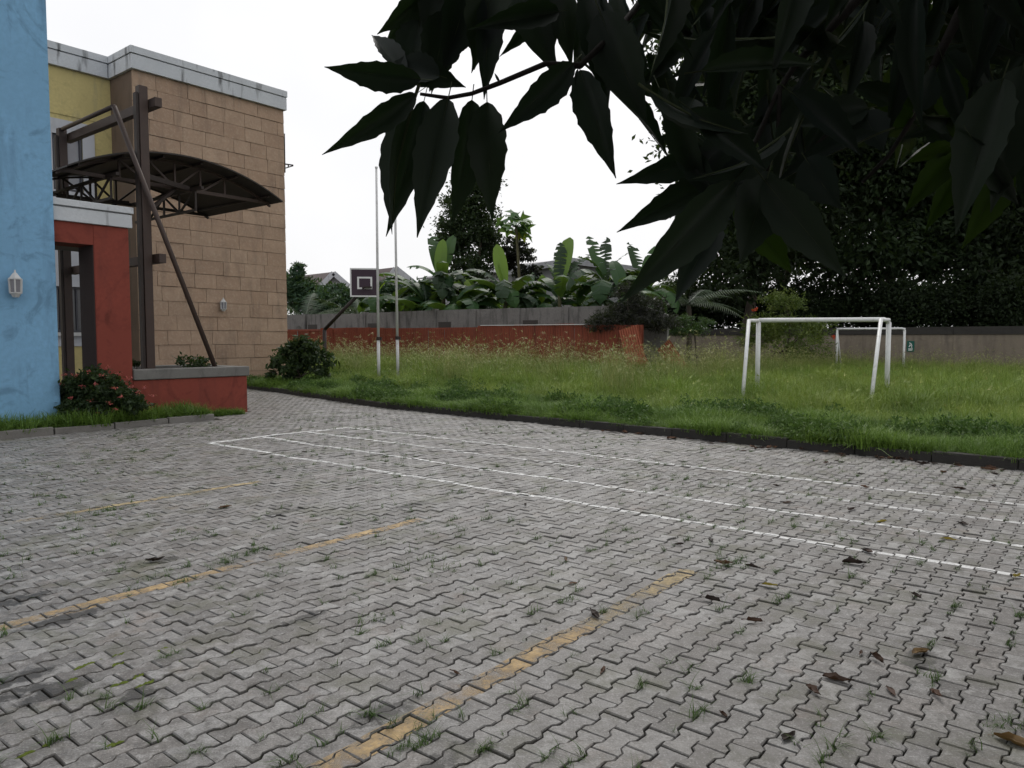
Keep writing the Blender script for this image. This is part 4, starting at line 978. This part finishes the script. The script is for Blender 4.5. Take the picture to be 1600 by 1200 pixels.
def scatter(name, pts, rots, scl, vid, meshes, mat, label, kind='stuff', parent=None):
    pc = bpy.data.collections.new(name + '_tufts')
    for k, me in enumerate(meshes):
        me.materials.append(mat); pc.objects.link(bpy.data.objects.new('tuft_%02d' % k, me))
    me = bpy.data.meshes.new(name); me.vertices.add(len(pts)); me.vertices.foreach_set('co', np.asarray(pts, np.float32).ravel())
    for nm, ty, arr, fld in (('rot', 'FLOAT_VECTOR', rots, 'vector'), ('scl', 'FLOAT_VECTOR', scl, 'vector'), ('vid', 'INT', vid, 'value')):
        a = me.attributes.new(nm, ty, 'POINT'); a.data.foreach_set(fld, np.asarray(arr, np.int32 if ty == 'INT' else np.float32).ravel())
    me.update(); o = link(name, me, mat, parent)
    gnt = bpy.data.node_groups.new(name, 'GeometryNodeTree'); gnt.interface.new_socket('Geometry', in_out='INPUT', socket_type='NodeSocketGeometry'); gnt.interface.new_socket('Geometry', in_out='OUTPUT', socket_type='NodeSocketGeometry')
    N = gnt.nodes; gi, go_ = N.new('NodeGroupInput'), N.new('NodeGroupOutput'); ip = N.new('GeometryNodeInstanceOnPoints'); ci = N.new('GeometryNodeCollectionInfo'); ci.inputs['Collection'].default_value = pc
    ci.inputs['Separate Children'].default_value = True; ci.inputs['Reset Children'].default_value = True; ip.inputs['Pick Instance'].default_value = True
    def at(nm, dt):
        x = N.new('GeometryNodeInputNamedAttribute'); x.data_type = dt; x.inputs['Name'].default_value = nm; return x.outputs[0]
    K = gnt.links; K.new(gi.outputs[0], ip.inputs['Points']); K.new(ci.outputs[0], ip.inputs['Instance']); K.new(at('vid', 'INT'), ip.inputs['Instance Index'])
    e2r = N.new('FunctionNodeEulerToRotation'); K.new(at('rot', 'FLOAT_VECTOR'), e2r.inputs[0]); K.new(e2r.outputs[0], ip.inputs['Rotation']); K.new(at('scl', 'FLOAT_VECTOR'), ip.inputs['Scale']); K.new(ip.outputs[0], go_.inputs[0])
    o.modifiers.new('scatter', 'NODES').node_group = gnt; tag(o, label, None, None, kind); return o
def field(n, u_off, w_rng, keep, seed):
    r = np.random.default_rng(seed); w = r.uniform(*w_rng, n); d = r.uniform(*u_off, n); u = kerb_u(w) + d; P = D1 * u[:, None] + NN * w[:, None]; P[:, 2] = lawn_z(u, w) - .01
    k = (P[:, 1] > 3) & (np.abs(P[:, 0]) < .72 * P[:, 1] + 1.5) & keep(u, w, d, r); return P[k], d[k], u[k], w[k], r
def rs(r, n, smin, smax): 
    s_ = r.uniform(smin, smax, n); return np.stack([r.normal(0, .08, n), r.normal(0, .08, n), r.uniform(0, 6.28, n)], 1), s_
behind_fence = lambda u, w: (u > UF - .1) & (w < -13.2)
P, d, u, w, r = field(34000, (.04, 4.6), (-24, 6), lambda u, w, d, r: (r.random(len(d)) < np.clip(1.25 - d / 4.6, .1, 1)) & ~((u > UT0) & (w < W_TAN + .2)), 301)
ro, s_ = rs(r, len(P), .7, 1.35); clump = .78 + .45 * (np.sin(u * 2.1 + w) * np.sin(w * 1.7 - u * .6) + .25); s_ = s_ * np.clip(clump, .6, 1.3) * np.where(d < .25, 1.0, 1)
shorts = [tuft('tuft', 30, .15, .05, .0042, .7, .10, 50 + k, heads=0) for k in range(4)]
scatter('short_grass', P, ro, np.stack([s_, s_, s_ * .95], 1), r.integers(0, 4, len(P)), shorts, M_gshort, 'short lush green grass along the kerb')
P, d, u, w, r = field(46000, (2.2, 30), (-34, 10), lambda u, w, d, r: (r.random(len(d)) < np.clip(1.3 - d / 26, .25, 1)) & (u < UR - .1) & ~behind_fence(u, w) & ~((w < W_TAN + .2) & (u < UT1 + .1)), 302)
ro, s_ = rs(r, len(P), .75, 1.3); s_ = s_ * np.clip(.55 + (d - 2.2) / 6, .6, 1.05) * (1 + .25 * np.clip(-(w + 10) / 8, 0, 1)) * np.clip(.95 + .35 * np.sin(u * 1.3 + .5 * w) * np.sin(w * 1.7) + .25 * np.sin(u * 3.1) * np.sin(w * 2.9 + 1), .55, 1.5)
mids = [tuft('tuft', 26, .34, .09, .0055, .55, .14, 60 + k, heads=k % 2) for k in range(4)]
scatter('meadow_grass', P, ro, np.stack([s_, s_, s_], 1), r.integers(0, 4, len(P)), mids, M_gmid, 'overgrown yellow green meadow grass around the goals')
def tallkeep(u, w, d, r):
    near_fence = (w < -9) & (u > 16.6 + 1.4 * np.sin(w * .9)) & ~behind_fence(u, w); back = (w > -14) & (u > 30) & (u < UR - .2); return (near_fence | (back & (r.random(len(d)) < .45))) & ~((w < W_TAN + .3) & (u < UT1 + .3))
P, d, u, w, r = field(16000, (4, 31), (-36, 10), tallkeep, 303)
ro, s_ = rs(r, len(P), .75, 1.25); s_ = s_ * np.where(u > 29, .75, 1.0) * np.clip(.95 + .35 * np.sin(u * 1.7 + w) * np.sin(w * 2.1), .6, 1.35)
talls = [tuft('tuft', 20, .62, .16, .006, .5, .16, 70 + k, heads=5 + k % 2, seg=4) for k in range(4)]
scatter('tall_grass', P, ro, np.stack([s_, s_, s_], 1), r.integers(0, 4, len(P)), talls, M_gtall, 'tall straw coloured seeding grass along the red fence')
def leafy(seed, n=46, h=.17, rad=.13, size=.05):
    r = np.random.default_rng(seed); a = r.uniform(0, 6.28, n); q = rad * np.sqrt(r.random(n)); pos = np.stack([np.cos(a) * q, np.sin(a) * q, h * (1 - (q / rad) ** 2 * .6) * r.uniform(.35, 1.1, n)], 1)
    V, F, R_ = leaf_cloud(pos, pos * [4, 4, 0] + r.normal(size=(n, 3)) * .4, size, .45, r, r.random(n) * .8); return mesh_np('tuft', V, F, R_)
M_gweed = grassmat('broad_leaf_weeds', [(0, (.035, .075, .016)), (.5, (.06, .12, .025)), (.8, (.10, .17, .04)), (1, (.15, .2, .05))], ((.09, .15, .03), .5))
def wk(u, w, d, r): return ((np.sin(w * 1.55 + .6) * np.sin(u * 1.9 + w * .35) + .35 * np.sin(w * 4.1 + u * 3)) > .22) & (d < 3.4 + .8 * np.sin(w * .8)) & ~((u > UT0) & (w < W_TAN + .2))
P, d, u, w, r = field(9000, (.12, 4.6), (-22, 6), wk, 311)
ro, s_ = rs(r, len(P), .7, 1.6)
scatter('lawn_weeds', P, ro, np.stack([s_, s_, s_ * r.uniform(.8, 1.5, len(P))], 1), r.integers(0, 4, len(P)), [leafy(310 + k_) for k_ in range(4)], M_gweed, 'low dark clumps of broad leaved weeds in the lawn edge')
# weeds in the planting bed and at the planter foot
r = np.random.default_rng(304); n = 900; u = r.uniform(2.5, 8.6, n); w = np.where(u < 7.6, r.uniform(-14.35, -13.5, n), r.uniform(-14.4, -14.05, n)); k = (r.random(n) < np.where(u < 5, .75, 1))
P = (D1 * u[:, None] + NN * w[:, None]); P[:, 2] = np.where(u < 7.6, .06, -.01); P = P[k]; u = u[k]; ro, s_ = rs(r, len(P), .7, 1.5); s_ *= np.where(u > 7.6, .6, 1.05)
scatter('bed_weeds', P, ro, np.stack([s_, s_, s_], 1), r.integers(0, 4, len(P)), [tuft('tuft', 26, .16, .05, .006, .8, .08, 80 + k_) for k_ in range(4)], M_gshort, 'green weeds and grass in the planting bed')
# weeds in the paving joints
r = np.random.default_rng(305); pts = []
for q in range(2400):
    u, w = r.uniform(.6, 10.4), r.uniform(-13, 1.0)
    if not pave_region(u, w): continue
    dens = .25 + .75 * (math.sin(u * 1.7 + 1) * math.sin(w * 1.1) > -.1)
    if r.random() > dens: continue
    j = round(w / PW + .5) - .5; wj = j * PW; c = B(u, wj, -.006); k_ = 1 + int(r.integers(0, 3) ** 2)
    for _ in range(k_): pts.append(c + D1 * r.normal(0, .03) + NN * r.normal(0, .006))
for (px, py, n, sp) in ((400, 860, 26, .10), (345, 880, 14, .08), (190, 890, 12, .07), (235, 905, 10, .06), (278, 912, 10, .04), (175, 797, 20, .08), (430, 900, 14, .07), (690, 890, 12, .08), (1130, 880, 18, .10), (1165, 1065, 14, .03), (1150, 875, 12, .06), (850, 765, 16, .1), (710, 770, 14, .1),
                        (640, 1165, 8, .05), (880, 940, 8, .05), (590, 965, 10, .06), (1330, 690, 10, .1), (575, 1115, 8, .03), (1000, 960, 6, .04), (1570, 1135, 12, .07), (1450, 1060, 10, .05), (560, 650, 30, .3), (650, 660, 30, .3), (480, 655, 20, .25), (420, 690, 14, .2), (360, 665, 24, .25), (770, 668, 24, .3)):
    c = gr(px, py); c[2] = -.006
    for _ in range(n): pts.append(c + D1 * r.normal(0, sp) + NN * r.normal(0, sp * .5))
P = np.array(pts); ro, s_ = rs(r, len(P), .35, 1.1)
scatter('joint_weeds', P, ro, np.stack([s_, s_, s_ * .8], 1), r.integers(0, 3, len(P)), [tuft('tuft', 9, .055, .025, .0022, 1.0, .02, 90 + k_) for k_ in range(3)], M_gweed, 'small weeds and grass sprouting in the paving joints')
# moss cushions
M_moss = surf('bright_moss', (.10, .135, .012), var=.3, scale=40, bump=.004, bscale=300)
m = MB(); r = np.random.default_rng(306)
for (x, y) in ((690, 225), (770, 190), (1040, 125), (1385, 85), (970, 205), (580, 320), (1180, 315), (1265, 355), (1530, 190), (1030, 380), (215, 910), (1010, 890), (2230, 120), (1880, 90)):
    c0 = gr(x / 5.333, 1000 + y / 5.333); wj = round((c0 @ NN) / PW + .5) * PW - PW / 2; c0 = B(c0 @ D1, wj + r.normal(0, .006), -.004)
    for q in range(5):
        c = c0 + D1 * r.normal(0, .022) + NN * r.normal(0, .006); R1, R2 = r.uniform(.012, .026), r.uniform(.006, .011)
        V = [c + [0, 0, .009]] + [c + D1 * math.cos(a) * R1 * r.uniform(.7, 1.2) + NN * math.sin(a) * R2 * r.uniform(.7, 1.2) for a in np.linspace(0, 2 * math.pi, 9)[:-1]]
        m.add(V, [(0, k + 1, (k + 1) % 8 + 1) for k in range(8)])
o = m.build('moss', M_moss, smooth=True); tag(o, 'bright green moss cushions in the paving joints', kind='stuff')

# ------------------------------------------------------------------ fallen leaves
M_dry = [foliage('dry_brown_leaf', [(0, (.07, .042, .03)), (.5, (.12, .068, .046)), (1, (.18, .10, .065))], .1, .6, .25, True, transcol=(.12, .06, .02)),
         foliage('dark_rotten_leaf', [(0, (.035, .026, .021)), (1, (.075, .05, .04))], .05, .6, .25, True, transcol=(.05, .03, .02)),
         foliage('yellow_leaf', [(0, (.30, .24, .04)), (1, (.36, .28, .06))], .2, .5, .3, True, transcol=(.3, .25, .03)),
         foliage('olive_brown_leaf', [(0, (.15, .10, .035)), (1, (.18, .11, .04))], .1, .6, .25, True, transcol=(.12, .08, .02))]
def dry_leaf_mesh(seed):
    r = np.random.default_rng(seed); n = 9; V, F = [], []; c1, c2, tw = r.uniform(.2, 1.0), r.uniform(.6, 2.2), r.normal(0, .9); cx_ = r.normal(0, .035, (n, 5)); cz_ = np.abs(r.normal(0, .04, (n, 5)))
    for i in range(n):
        t = i / (n - 1); wd = .19 * math.sin(math.pi * (t ** .8) * .97 + .03) * (1 if t < .999 else 0) + .004; zc = c1 * .5 * (t - .5) ** 2 * 1.4
        for k in range(5):
            q = (k - 2) / 2; fold = c2 * abs(q) ** 1.6; a = tw * (t - .5) + .06 * r.normal()
            y, z = wd * q * math.cos(fold * .6), wd * abs(q) * math.sin(min(1.5, fold)) + zc; V.append((t - .5 + cx_[i, k] * (0 < i < n - 1), y * math.cos(a) - z * math.sin(a) + cx_[i, 4 - k] * .6 + .10 * math.sin(2.2 * t + c2), .006 + max(0, abs(y * math.sin(a)) * .6 + z * math.cos(a)) + cz_[i, k]))
    for i in range(n - 1):
        for k in range(4): j = i * 5 + k; F.append((j, j + 1, j + 6, j + 5))
    m = MB(); m.add(V, F); m.tube([(-.5, 0, V[2][2]), (-.62, .02, .01)], .008, 4); return m
dm = {}
def fallen(px, py, L, mi, label, group, seed):
    r = np.random.default_rng(seed); v = int(r.integers(7)); key = (v, mi)
    if key not in dm: me = dry_leaf_mesh(400 + v).mesh('fallen_leaf', True); me.materials.append(M_dry[mi]); dm[key] = me
    P = gr(px, py); o = bpy.data.objects.new('fallen_leaf', dm[key]); C.objects.link(o); o.location = (P[0], P[1], .002 + .003 * r.random()); L *= .78; o.scale = (L, L * r.uniform(.85, 1.2), L * r.uniform(.45, 1.0)); o.rotation_euler = (r.normal(0, .06), r.normal(0, .05), r.uniform(0, 6.28)); tag(o, label, 'leaf', group)
G1, G2, G3, G4 = 'leaves against the kerb', 'leaves between the white lines', 'leaves on the near right paving', 'leaves on the left paving'
L1, L2, L3 = 'dry brown leaf in the litter along the foot of the dark kerb', 'dark curled leaf lying among the white lane lines', 'small dry brown leaf on the near right paving'
spec_ = [(930, 962, .17, 1, 'dark crumpled leaf lying on the near yellow line', G3), (1440, 1022, .16, 3, 'broken orange brown leaf in a damp patch at the near right', G3), (1310, 1066, .17, 0, 'long brown leaf lying flat, right of the upright curled leaf', G3), (1270, 1083, .13, 0, 'brown leaf standing curled on its edge at the near right', G3),
    (1588, 1166, .2, 3, 'large olive brown leaf at the bottom right corner', G3), (1590, 903, .12, 2, 'yellow leaf at the right edge on the nearest white line', G2), (1203, 916, .12, 2, 'yellow green leaf on grey paving between near yellow line and white lines', G3), (1377, 816, .13, 2, 'yellow leaf between the two nearest white lines', G2), (1484, 844, .16, 2, 'long yellow leaf lying on a white line near the right edge', G2),
    (352, 794, .16, 0, 'curled reddish brown leaf beside a weed tuft on the left paving', G4), (477, 707, .13, 1, 'dark leaf at the left end of the white lanes', G4), (243, 878, .16, 1, 'flat dark brown leaf left of the middle yellow line', G4), (711, 1053, .1, 0, 'small tan leaf standing upright left of the near yellow line', G3), (896, 913, .09, 0, 'small reddish leaf behind the near yellow line', G3), (1353, 863, .2, 1, 'large dark leaf on the nearest white line', G2), (1335, 882, .19, 1, 'long flat dark leaf just below the nearest white line', G2), (1332, 798, .2, 1, 'wide dark leaf between the middle white lines', G2), (1504, 820, .2, 1, 'wide dark leaf beside the long yellow leaf', G2), (1352, 763, .14, 0, 'orange brown leaf near the white line closest to the lawn', G2), (1497, 764, .18, 1, 'dark brown leaf above the white lines near the right edge', G2), (942, 1050, .12, 0, 'curled brown leaf right of the near yellow line', G3)]
for i, q in enumerate(spec_): fallen(*q, 500 + i)
for i, (px, py, L) in enumerate(((1110, 939, .15), (1175, 972, .15), (1390, 1082, .12), (1235, 1156, .13), (1462, 1088, .12), (1370, 1031, .14), (1430, 932, .13), (1345, 1022, .08), (1130, 1118, .08), (1480, 1000, .09))): fallen(px, py, L, 0 if i % 3 else 1, L3, 'small brown leaves on the near right paving', 540 + i)
for i, (px, py, L) in enumerate(((1228, 786, .14), (1214, 761, .12), (1110, 846, .13), (1130, 882, .16), (1176, 887, .14), (1060, 852, .1), (885, 875, .12), (1000, 775, .1), (820, 790, .1), (1290, 724, .14), (1312, 722, .15), (1345, 741, .12), (1475, 739, .14), (1555, 760, .15), (1188, 694, .12), (1160, 705, .13), (1555, 725 + 16, .2), (880, 730, .1), (760, 678, .12))): fallen(px, py, L, 1 if i % 3 else 0, L2, 'dark leaves among the white lane lines', 560 + i)
r = np.random.default_rng(9)
for i in range(44):
    w = -7 + 7.0 * r.random() ** .7; P = B(kerb_u(w) - abs(r.normal(0, .14)) - .07, w, 0); x, y, _ = proj(P); fallen(x, y, r.uniform(.15, .25), int(r.choice([0, 0, 0, 1])), L1, G1, 600 + i)

# ------------------------------------------------------------------ foreground mango tree
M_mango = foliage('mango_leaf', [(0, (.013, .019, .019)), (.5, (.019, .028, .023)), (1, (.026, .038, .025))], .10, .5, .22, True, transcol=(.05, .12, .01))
M_mango_backlit = foliage('backlit_mango_leaf', [(0, (.02, .04, .006)), (1, (.035, .06, .008))], .35, .6, .12, True, transcol=(.06, .12, .006))  # backlight put into a greener, more translucent copy of the mango leaf
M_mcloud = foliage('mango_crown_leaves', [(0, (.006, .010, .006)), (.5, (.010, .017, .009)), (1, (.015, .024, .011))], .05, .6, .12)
def mango_leaf_mesh(seed):
    r = np.random.default_rng(seed); n = 26; V, F = [], []; ph = r.uniform(0, 6.28, 2); cv = r.uniform(.08, .34); fr = r.uniform(9, 13)
    for i in range(n + 1):
        t = i / n; q = t; wd = .5 * (math.sin(math.pi * q ** .78) ** .85) * (1 - .55 * q ** 4) if 0 < t < 1 else .012
        zc = -cv * (t - .1) ** 2
        for k, y in enumerate((-1, -.5, 0, .5, 1)):
            e = abs(y) ** 2; wob = (.045 * math.sin(fr * 2 * math.pi * t * .62 + ph[0 if y < 0 else 1]) + .018 * math.sin(fr * 6.3 * t + ph[1 if y < 0 else 0])) * e * (1 if 0 < t < 1 else 0)
            V.append((t, y * wd * (1 + wob * 1.3), zc + abs(y) * wd * .22 + wob * .10))
    for i in range(n):
        for k in range(4): j = i * 5 + k; F.append((j, j + 1, j + 6, j + 5))
    m = MB(); m.add(V, F); m.tube([(-.13, 0, .0), (0, 0, 0), (.55, 0, -cv * .2), (.95, 0, -cv * .72)], [.014, .013, .008, .003], 4, False); return m
MM = [mango_leaf_mesh(800 + k).mesh('leaf', True) for k in range(8)]; MY = [me.copy() for me in MM[:3]]
M_rib = surf('mango_leaf_midrib', (.06, .075, .035), var=.05, bump=0)
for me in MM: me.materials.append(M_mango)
for me in MY: me.materials.append(M_mango_backlit)
M_mbark = surf('dark_mango_bark', (.022, .018, .015), var=.3, scale=8, bump=.004)
for me in MM + MY:
    me.materials.append(M_rib); me.polygons.foreach_set('material_index', [0 if i < 104 else 1 for i in range(len(me.polygons))])
mt = thing('mango_tree', (3.6, 1.6, 0), 'dark mango tree overhanging the foreground from the upper right', 'tree')
CAM = np.array([0, 0, CAMH])
def mleaf(b, t, width, backlit=False, roll=0., seed=0):
    """b, t: base and tip points; width in metres"""
    x = t - b; L = np.linalg.norm(x); x /= L; v = CAM - (b + t) / 2; v /= np.linalg.norm(v)
    z = v - x * (v @ x); z /= np.linalg.norm(z); y = np.cross(z, x); c_, s_ = math.cos(roll), math.sin(roll); y, z = y * c_ + z * s_, z * c_ - y * s_
    M4 = np.eye(4); M4[:3, 0], M4[:3, 1], M4[:3, 2], M4[:3, 3] = x * L, y * width, z * L, b
    r_ = random.Random(seed); me = (MY if backlit else MM)[r_.randrange(3 if backlit else 8)]
    o = bpy.data.objects.new('leaf', me); C.objects.link(o); o.parent = mt; o.matrix_parent_inverse = Matrix.Translation(-mt.location); o.matrix_world = Matrix(M4.tolist()); o.matrix_basis = Matrix(M4.tolist()); return o
def z6(x, y): return 500 + x / 3.2, y / 3.2
def z7(x, y): return 950 + x / 2.462, y / 2.462
FG = [  # zoom frame, base, tip, width(px of zoom), depth base, depth tip, backlit, roll
    (z6, (505, 395), (30, 350), 155, 1.42, 1.36, 0, .2), (z6, (430, 380), (248, 122), 115, 1.5, 1.55, 0, .35), (z6, (480, 470), (62, 766), 135, 1.40, 1.33, 0, .15), (z6, (470, 500), (262, 1125), 150, 1.45, 1.40, 0, 1.25), (z6, (520, 505), (368, 1140), 165, 1.5, 1.45, 0, .15),
    (z6, (640, 495), (484, 1162), 215, 1.42, 1.36, 0, .1), (z6, (760, 500), (690, 1110), 190, 1.55, 1.52, 0, .3), (z6, (835, 510), (850, 1075), 205, 1.48, 1.46, 0, .1), (z6, (1265, 315), (925, 655), 165, 1.42, 1.38, 0, .2), (z6, (1300, 350), (1462, 864), 180, 1.5, 1.45, 0, .1),
    (z6, (580, -90), (318, 168), 150, 1.6, 1.55, 0, .3), (z6, (600, 380), (330, 300), 170, 1.5, 1.5, 0, .5), (z6, (400, 330), (708, 412), 160, 1.52, 1.5, 0, .2), (z6, (620, -60), (548, 215), 210, 1.6, 1.55, 0, .1), (z6, (760, -120), (640, 330), 240, 1.55, 1.5, 0, .2), (z6, (880, -150), (770, 330), 230, 1.5, 1.48, 0, .1), (z6, (840, -10), (835, 460), 150, 1.5, 1.46, 0, .2),
    (z6, (500, 100), (430, 400), 200, 1.58, 1.55, 0, .3), (z6, (640, 60), (560, 430), 230, 1.56, 1.53, 0, .1), (z6, (960, -200), (1135, 308), 250, 1.6, 1.5, 0, .15), (z6, (1100, -180), (1170, 280), 150, 1.65, 1.55, 0, .3), (z6, (1180, -140), (1250, 310), 170, 1.6, 1.55, 0, .1), (z6, (900, 415), (870, 360), 14, 1.46, 1.46, 0, .0), (z6, (1290, 345), (1275, 430), 20, 1.46, 1.46, 0, .3), (z6, (1330, 30), (1290, 330), 150, 1.7, 1.6, 0, .4), (z6, (1400, 60), (1620, 600), 260, 1.55, 1.5, 0, .1), (z6, (1340, -50), (1440, 480), 200, 1.6, 1.52, 0, .1),
    (z7, (340, 570), (190, 522), 80, 1.7, 1.7, 0, .3), (z7, (420, 590), (78, 704), 120, 1.6, 1.55, 0, .1), (z7, (430, 690), (62, 872), 130, 1.6, 1.52, 0, .1), (z7, (480, 700), (76, 1155), 180, 1.45, 1.38, 0, .2), (z7, (430, 860), (255, 1135), 140, 1.6, 1.55, 0, .3), (z7, (415, 745), (462, 510), 70, 1.7, 1.72, 0, .5),
    (z7, (600, 690), (905, 1065), 180, 1.45, 1.4, 0, .1), (z7, (490, 780), (712, 1045), 150, 1.65, 1.6, 1, .2), (z7, (1000, 415), (730, 470), 130, 1.6, 1.58, 0, .3), (z7, (980, 430), (1060, 580), 140, 1.6, 1.56, 0, .2), (z7, (1340, 590), (1148, 800), 110, 1.75, 1.7, 1, .2), (z7, (1350, 640), (1236, 872), 95, 1.75, 1.7, 1, .2), (z7, (1180, 440), (1090, 250), 95, 1.8, 1.8, 1, .3), (z7, (1285, 255), (1375, 580), 130, 1.8, 1.75, 1, .1), (z7, (1330, 560), (1150, 620), 70, 1.75, 1.75, 1, .3),
    (z7, (1530, 640), (1385, 940), 130, 1.6, 1.55, 1, .3), (z7, (1520, 300), (1330, 860), 200, 1.45, 1.4, 0, .2), (z7, (1600, 250), (1500, 780), 210, 1.5, 1.45, 0, .2), (z7, (1180, 430), (1280, 240), 110, 1.6, 1.6, 0, .4), (z7, (1170, 460), (1040, 420), 90, 1.7, 1.7, 1, .2), (z7, (760, 610), (880, 800), 170, 1.5, 1.45, 0, .3), (z7, (620, 660), (520, 1000), 220, 1.5, 1.45, 0, .2), (z7, (560, 600), (430, 830), 160, 1.55, 1.5, 0, .2), (z7, (480, 500), (330, 690), 160, 1.6, 1.55, 0, .3), (z7, (330, 380), (270, 500), 120, 1.55, 1.5, 0, .1)]
for i, (zf_, b, t, wd, d0, d1_, is_backlit, roll) in enumerate(FG):
    sc_f = 3.2 if zf_ is z6 else 2.462; bp, tp = zf_(*b), zf_(*t); dm_ = (d0 + d1_) / 2
    mleaf(atY(*bp, d0), atY(*tp, d1_), wd / sc_f / FPX * dm_ * .95, bool(is_backlit), roll * (1 if i % 2 else -1), 900 + i)
r = np.random.default_rng(949)
for i in range(26):
    x, y, Y = r.uniform(640, 900), r.uniform(-90, 50), r.uniform(1.5, 1.8); a = math.radians(r.normal(100, 35)); L = r.uniform(.15, .2); b = atY(x, y, Y); t = b + np.array([math.cos(a) * L, r.normal(0, .05), -math.sin(a) * L]); tx, ty, _ = proj(t)
    if ty > 145 - abs(tx - 690) * .35: continue
    mleaf(b, t, r.uniform(.045, .065), False, r.normal(0, .5), 1500 + i)
r = np.random.default_rng(950)
def lowlim(x): return np.interp(x, [880, 930, 1000, 1040, 1080, 1120, 1200, 1300, 1400, 1500, 1560, 1640], [40, 150, 165, 190, 330, 400, 330, 260, 240, 240, 330, 420])
cnt = 0; tries = 0
while cnt < 222 and tries < 6000:
    tries += 1; x, y, Y = r.uniform(900, 1700), r.uniform(-170, 330), r.uniform(1.35, 2.6); a = math.radians(r.normal(90, 42)); L = r.uniform(.17, .26); b = atY(x, y, Y)
    t = b + np.array([math.cos(a) * L, r.normal(0, .07), -math.sin(a) * L]); tx, ty, _ = proj(t)
    if ty > lowlim(tx) or y > lowlim(x) or tx < 905 or min(x, tx) < 905: continue
    mleaf(b, t, r.uniform(.042, .062), False, r.normal(0, .7), 2000 + cnt); cnt += 1
# twigs and boughs
def px3(pts): return [atY(*p[:2], p[2]) for p in pts]
for nm, pts, rad in (('twig', [(*z6(1300, 330), 1.46), (*z6(1130, 318), 1.46), (*z6(900, 415), 1.46), (*z6(760, 468), 1.46), (*z6(640, 490), 1.45), (*z6(500, 470), 1.44)], [.006, .0055, .005, .0042, .004, .003]),
                     ('twig', [(*z7(720, 250), 1.7), (*z7(650, 360), 1.66), (*z7(570, 540), 1.62), (*z7(500, 660), 1.6), (*z7(430, 745), 1.6)], [.007, .006, .005, .004, .003]),
                     ('twig', [(*z7(660, 330), 1.66), (*z7(655, 560), 1.64), (*z7(600, 690), 1.6)], [.006, .005, .004]), ('twig', [(*z7(1250, 260), 1.75), (*z7(1170, 460), 1.7), (*z7(1080, 600), 1.68), (*z7(980, 700), 1.66)], [.007, .006, .005, .004]),
                     ('twig', [(*z7(960, 420), 1.68), (*z7(830, 530), 1.66), (*z7(720, 640), 1.62)], [.006, .005, .004]), ('bough', [(*z6(1300, 330), 1.46), (*z7(60, 90), 1.62), (1050, -60, 1.95), (1250, -200, 2.1), (1700, -360, 2.2)], [.006, .007, .009, .016, .03]),
                     ('bough', [(*z7(720, 250), 1.7), (1320, 20, 1.8), (1450, -120, 1.9), (1800, -300, 2.0)], [.008, .012, .018, .03]), ('bough', [(*z7(1250, 260), 1.75), (1500, 20, 1.85), (1600, -120, 1.9), (1900, -280, 2.0)], [.009, .013, .018, .03])):
    m = MB(); m.tube(px3(pts), rad, 7); o = m.build(nm, M_mbark, None, True); adopt(o, mt)
m = MB(); limb(m, (3.6, 1.6, -.1), (3.4, 1.7, 2.3), .2, .15, .03, 7, 12)
for e in ((1.6, 1.9, 3.0), (2.2, 3.6, 3.6), (4.6, 3.4, 3.9), (2.4, -.6, 3.8), (5.2, .4, 4.0), (3.4, 1.6, 5.0)): limb(m, (3.4, 1.7, 2.25), e, .1, .035, .08, 7, 8)
adopt(link('trunk', m.mesh('trunk', True), M_bark), mt)
cb = [((-.6, -.8, 3.3), (2.2, 2.0, .8)), ((.8, -2.6, 3.0), (2.4, 1.8, 1.0)), ((-2.2, -2.4, 3.3), (1.8, 1.6, .9)), ((1.4, 2.6, 3.3), (1.5, 1.5, .7)), ((3.6, 2.6, 3.9), (2.0, 1.9, 1.2)), ((1.8, .2, 3.6), (1.9, 1.7, .9)), ((4.6, .2, 3.9), (1.9, 1.8, 1.2)), ((3.0, 1.5, 5.0), (2.2, 2.2, 1.0)), ((2.6, 3.2, 2.75), (.9, .8, .5)), ((3.3, 2.5, 2.5), (.7, .6, .6))]  # unseen crown, extended and thickened over and behind the camera to block skylight
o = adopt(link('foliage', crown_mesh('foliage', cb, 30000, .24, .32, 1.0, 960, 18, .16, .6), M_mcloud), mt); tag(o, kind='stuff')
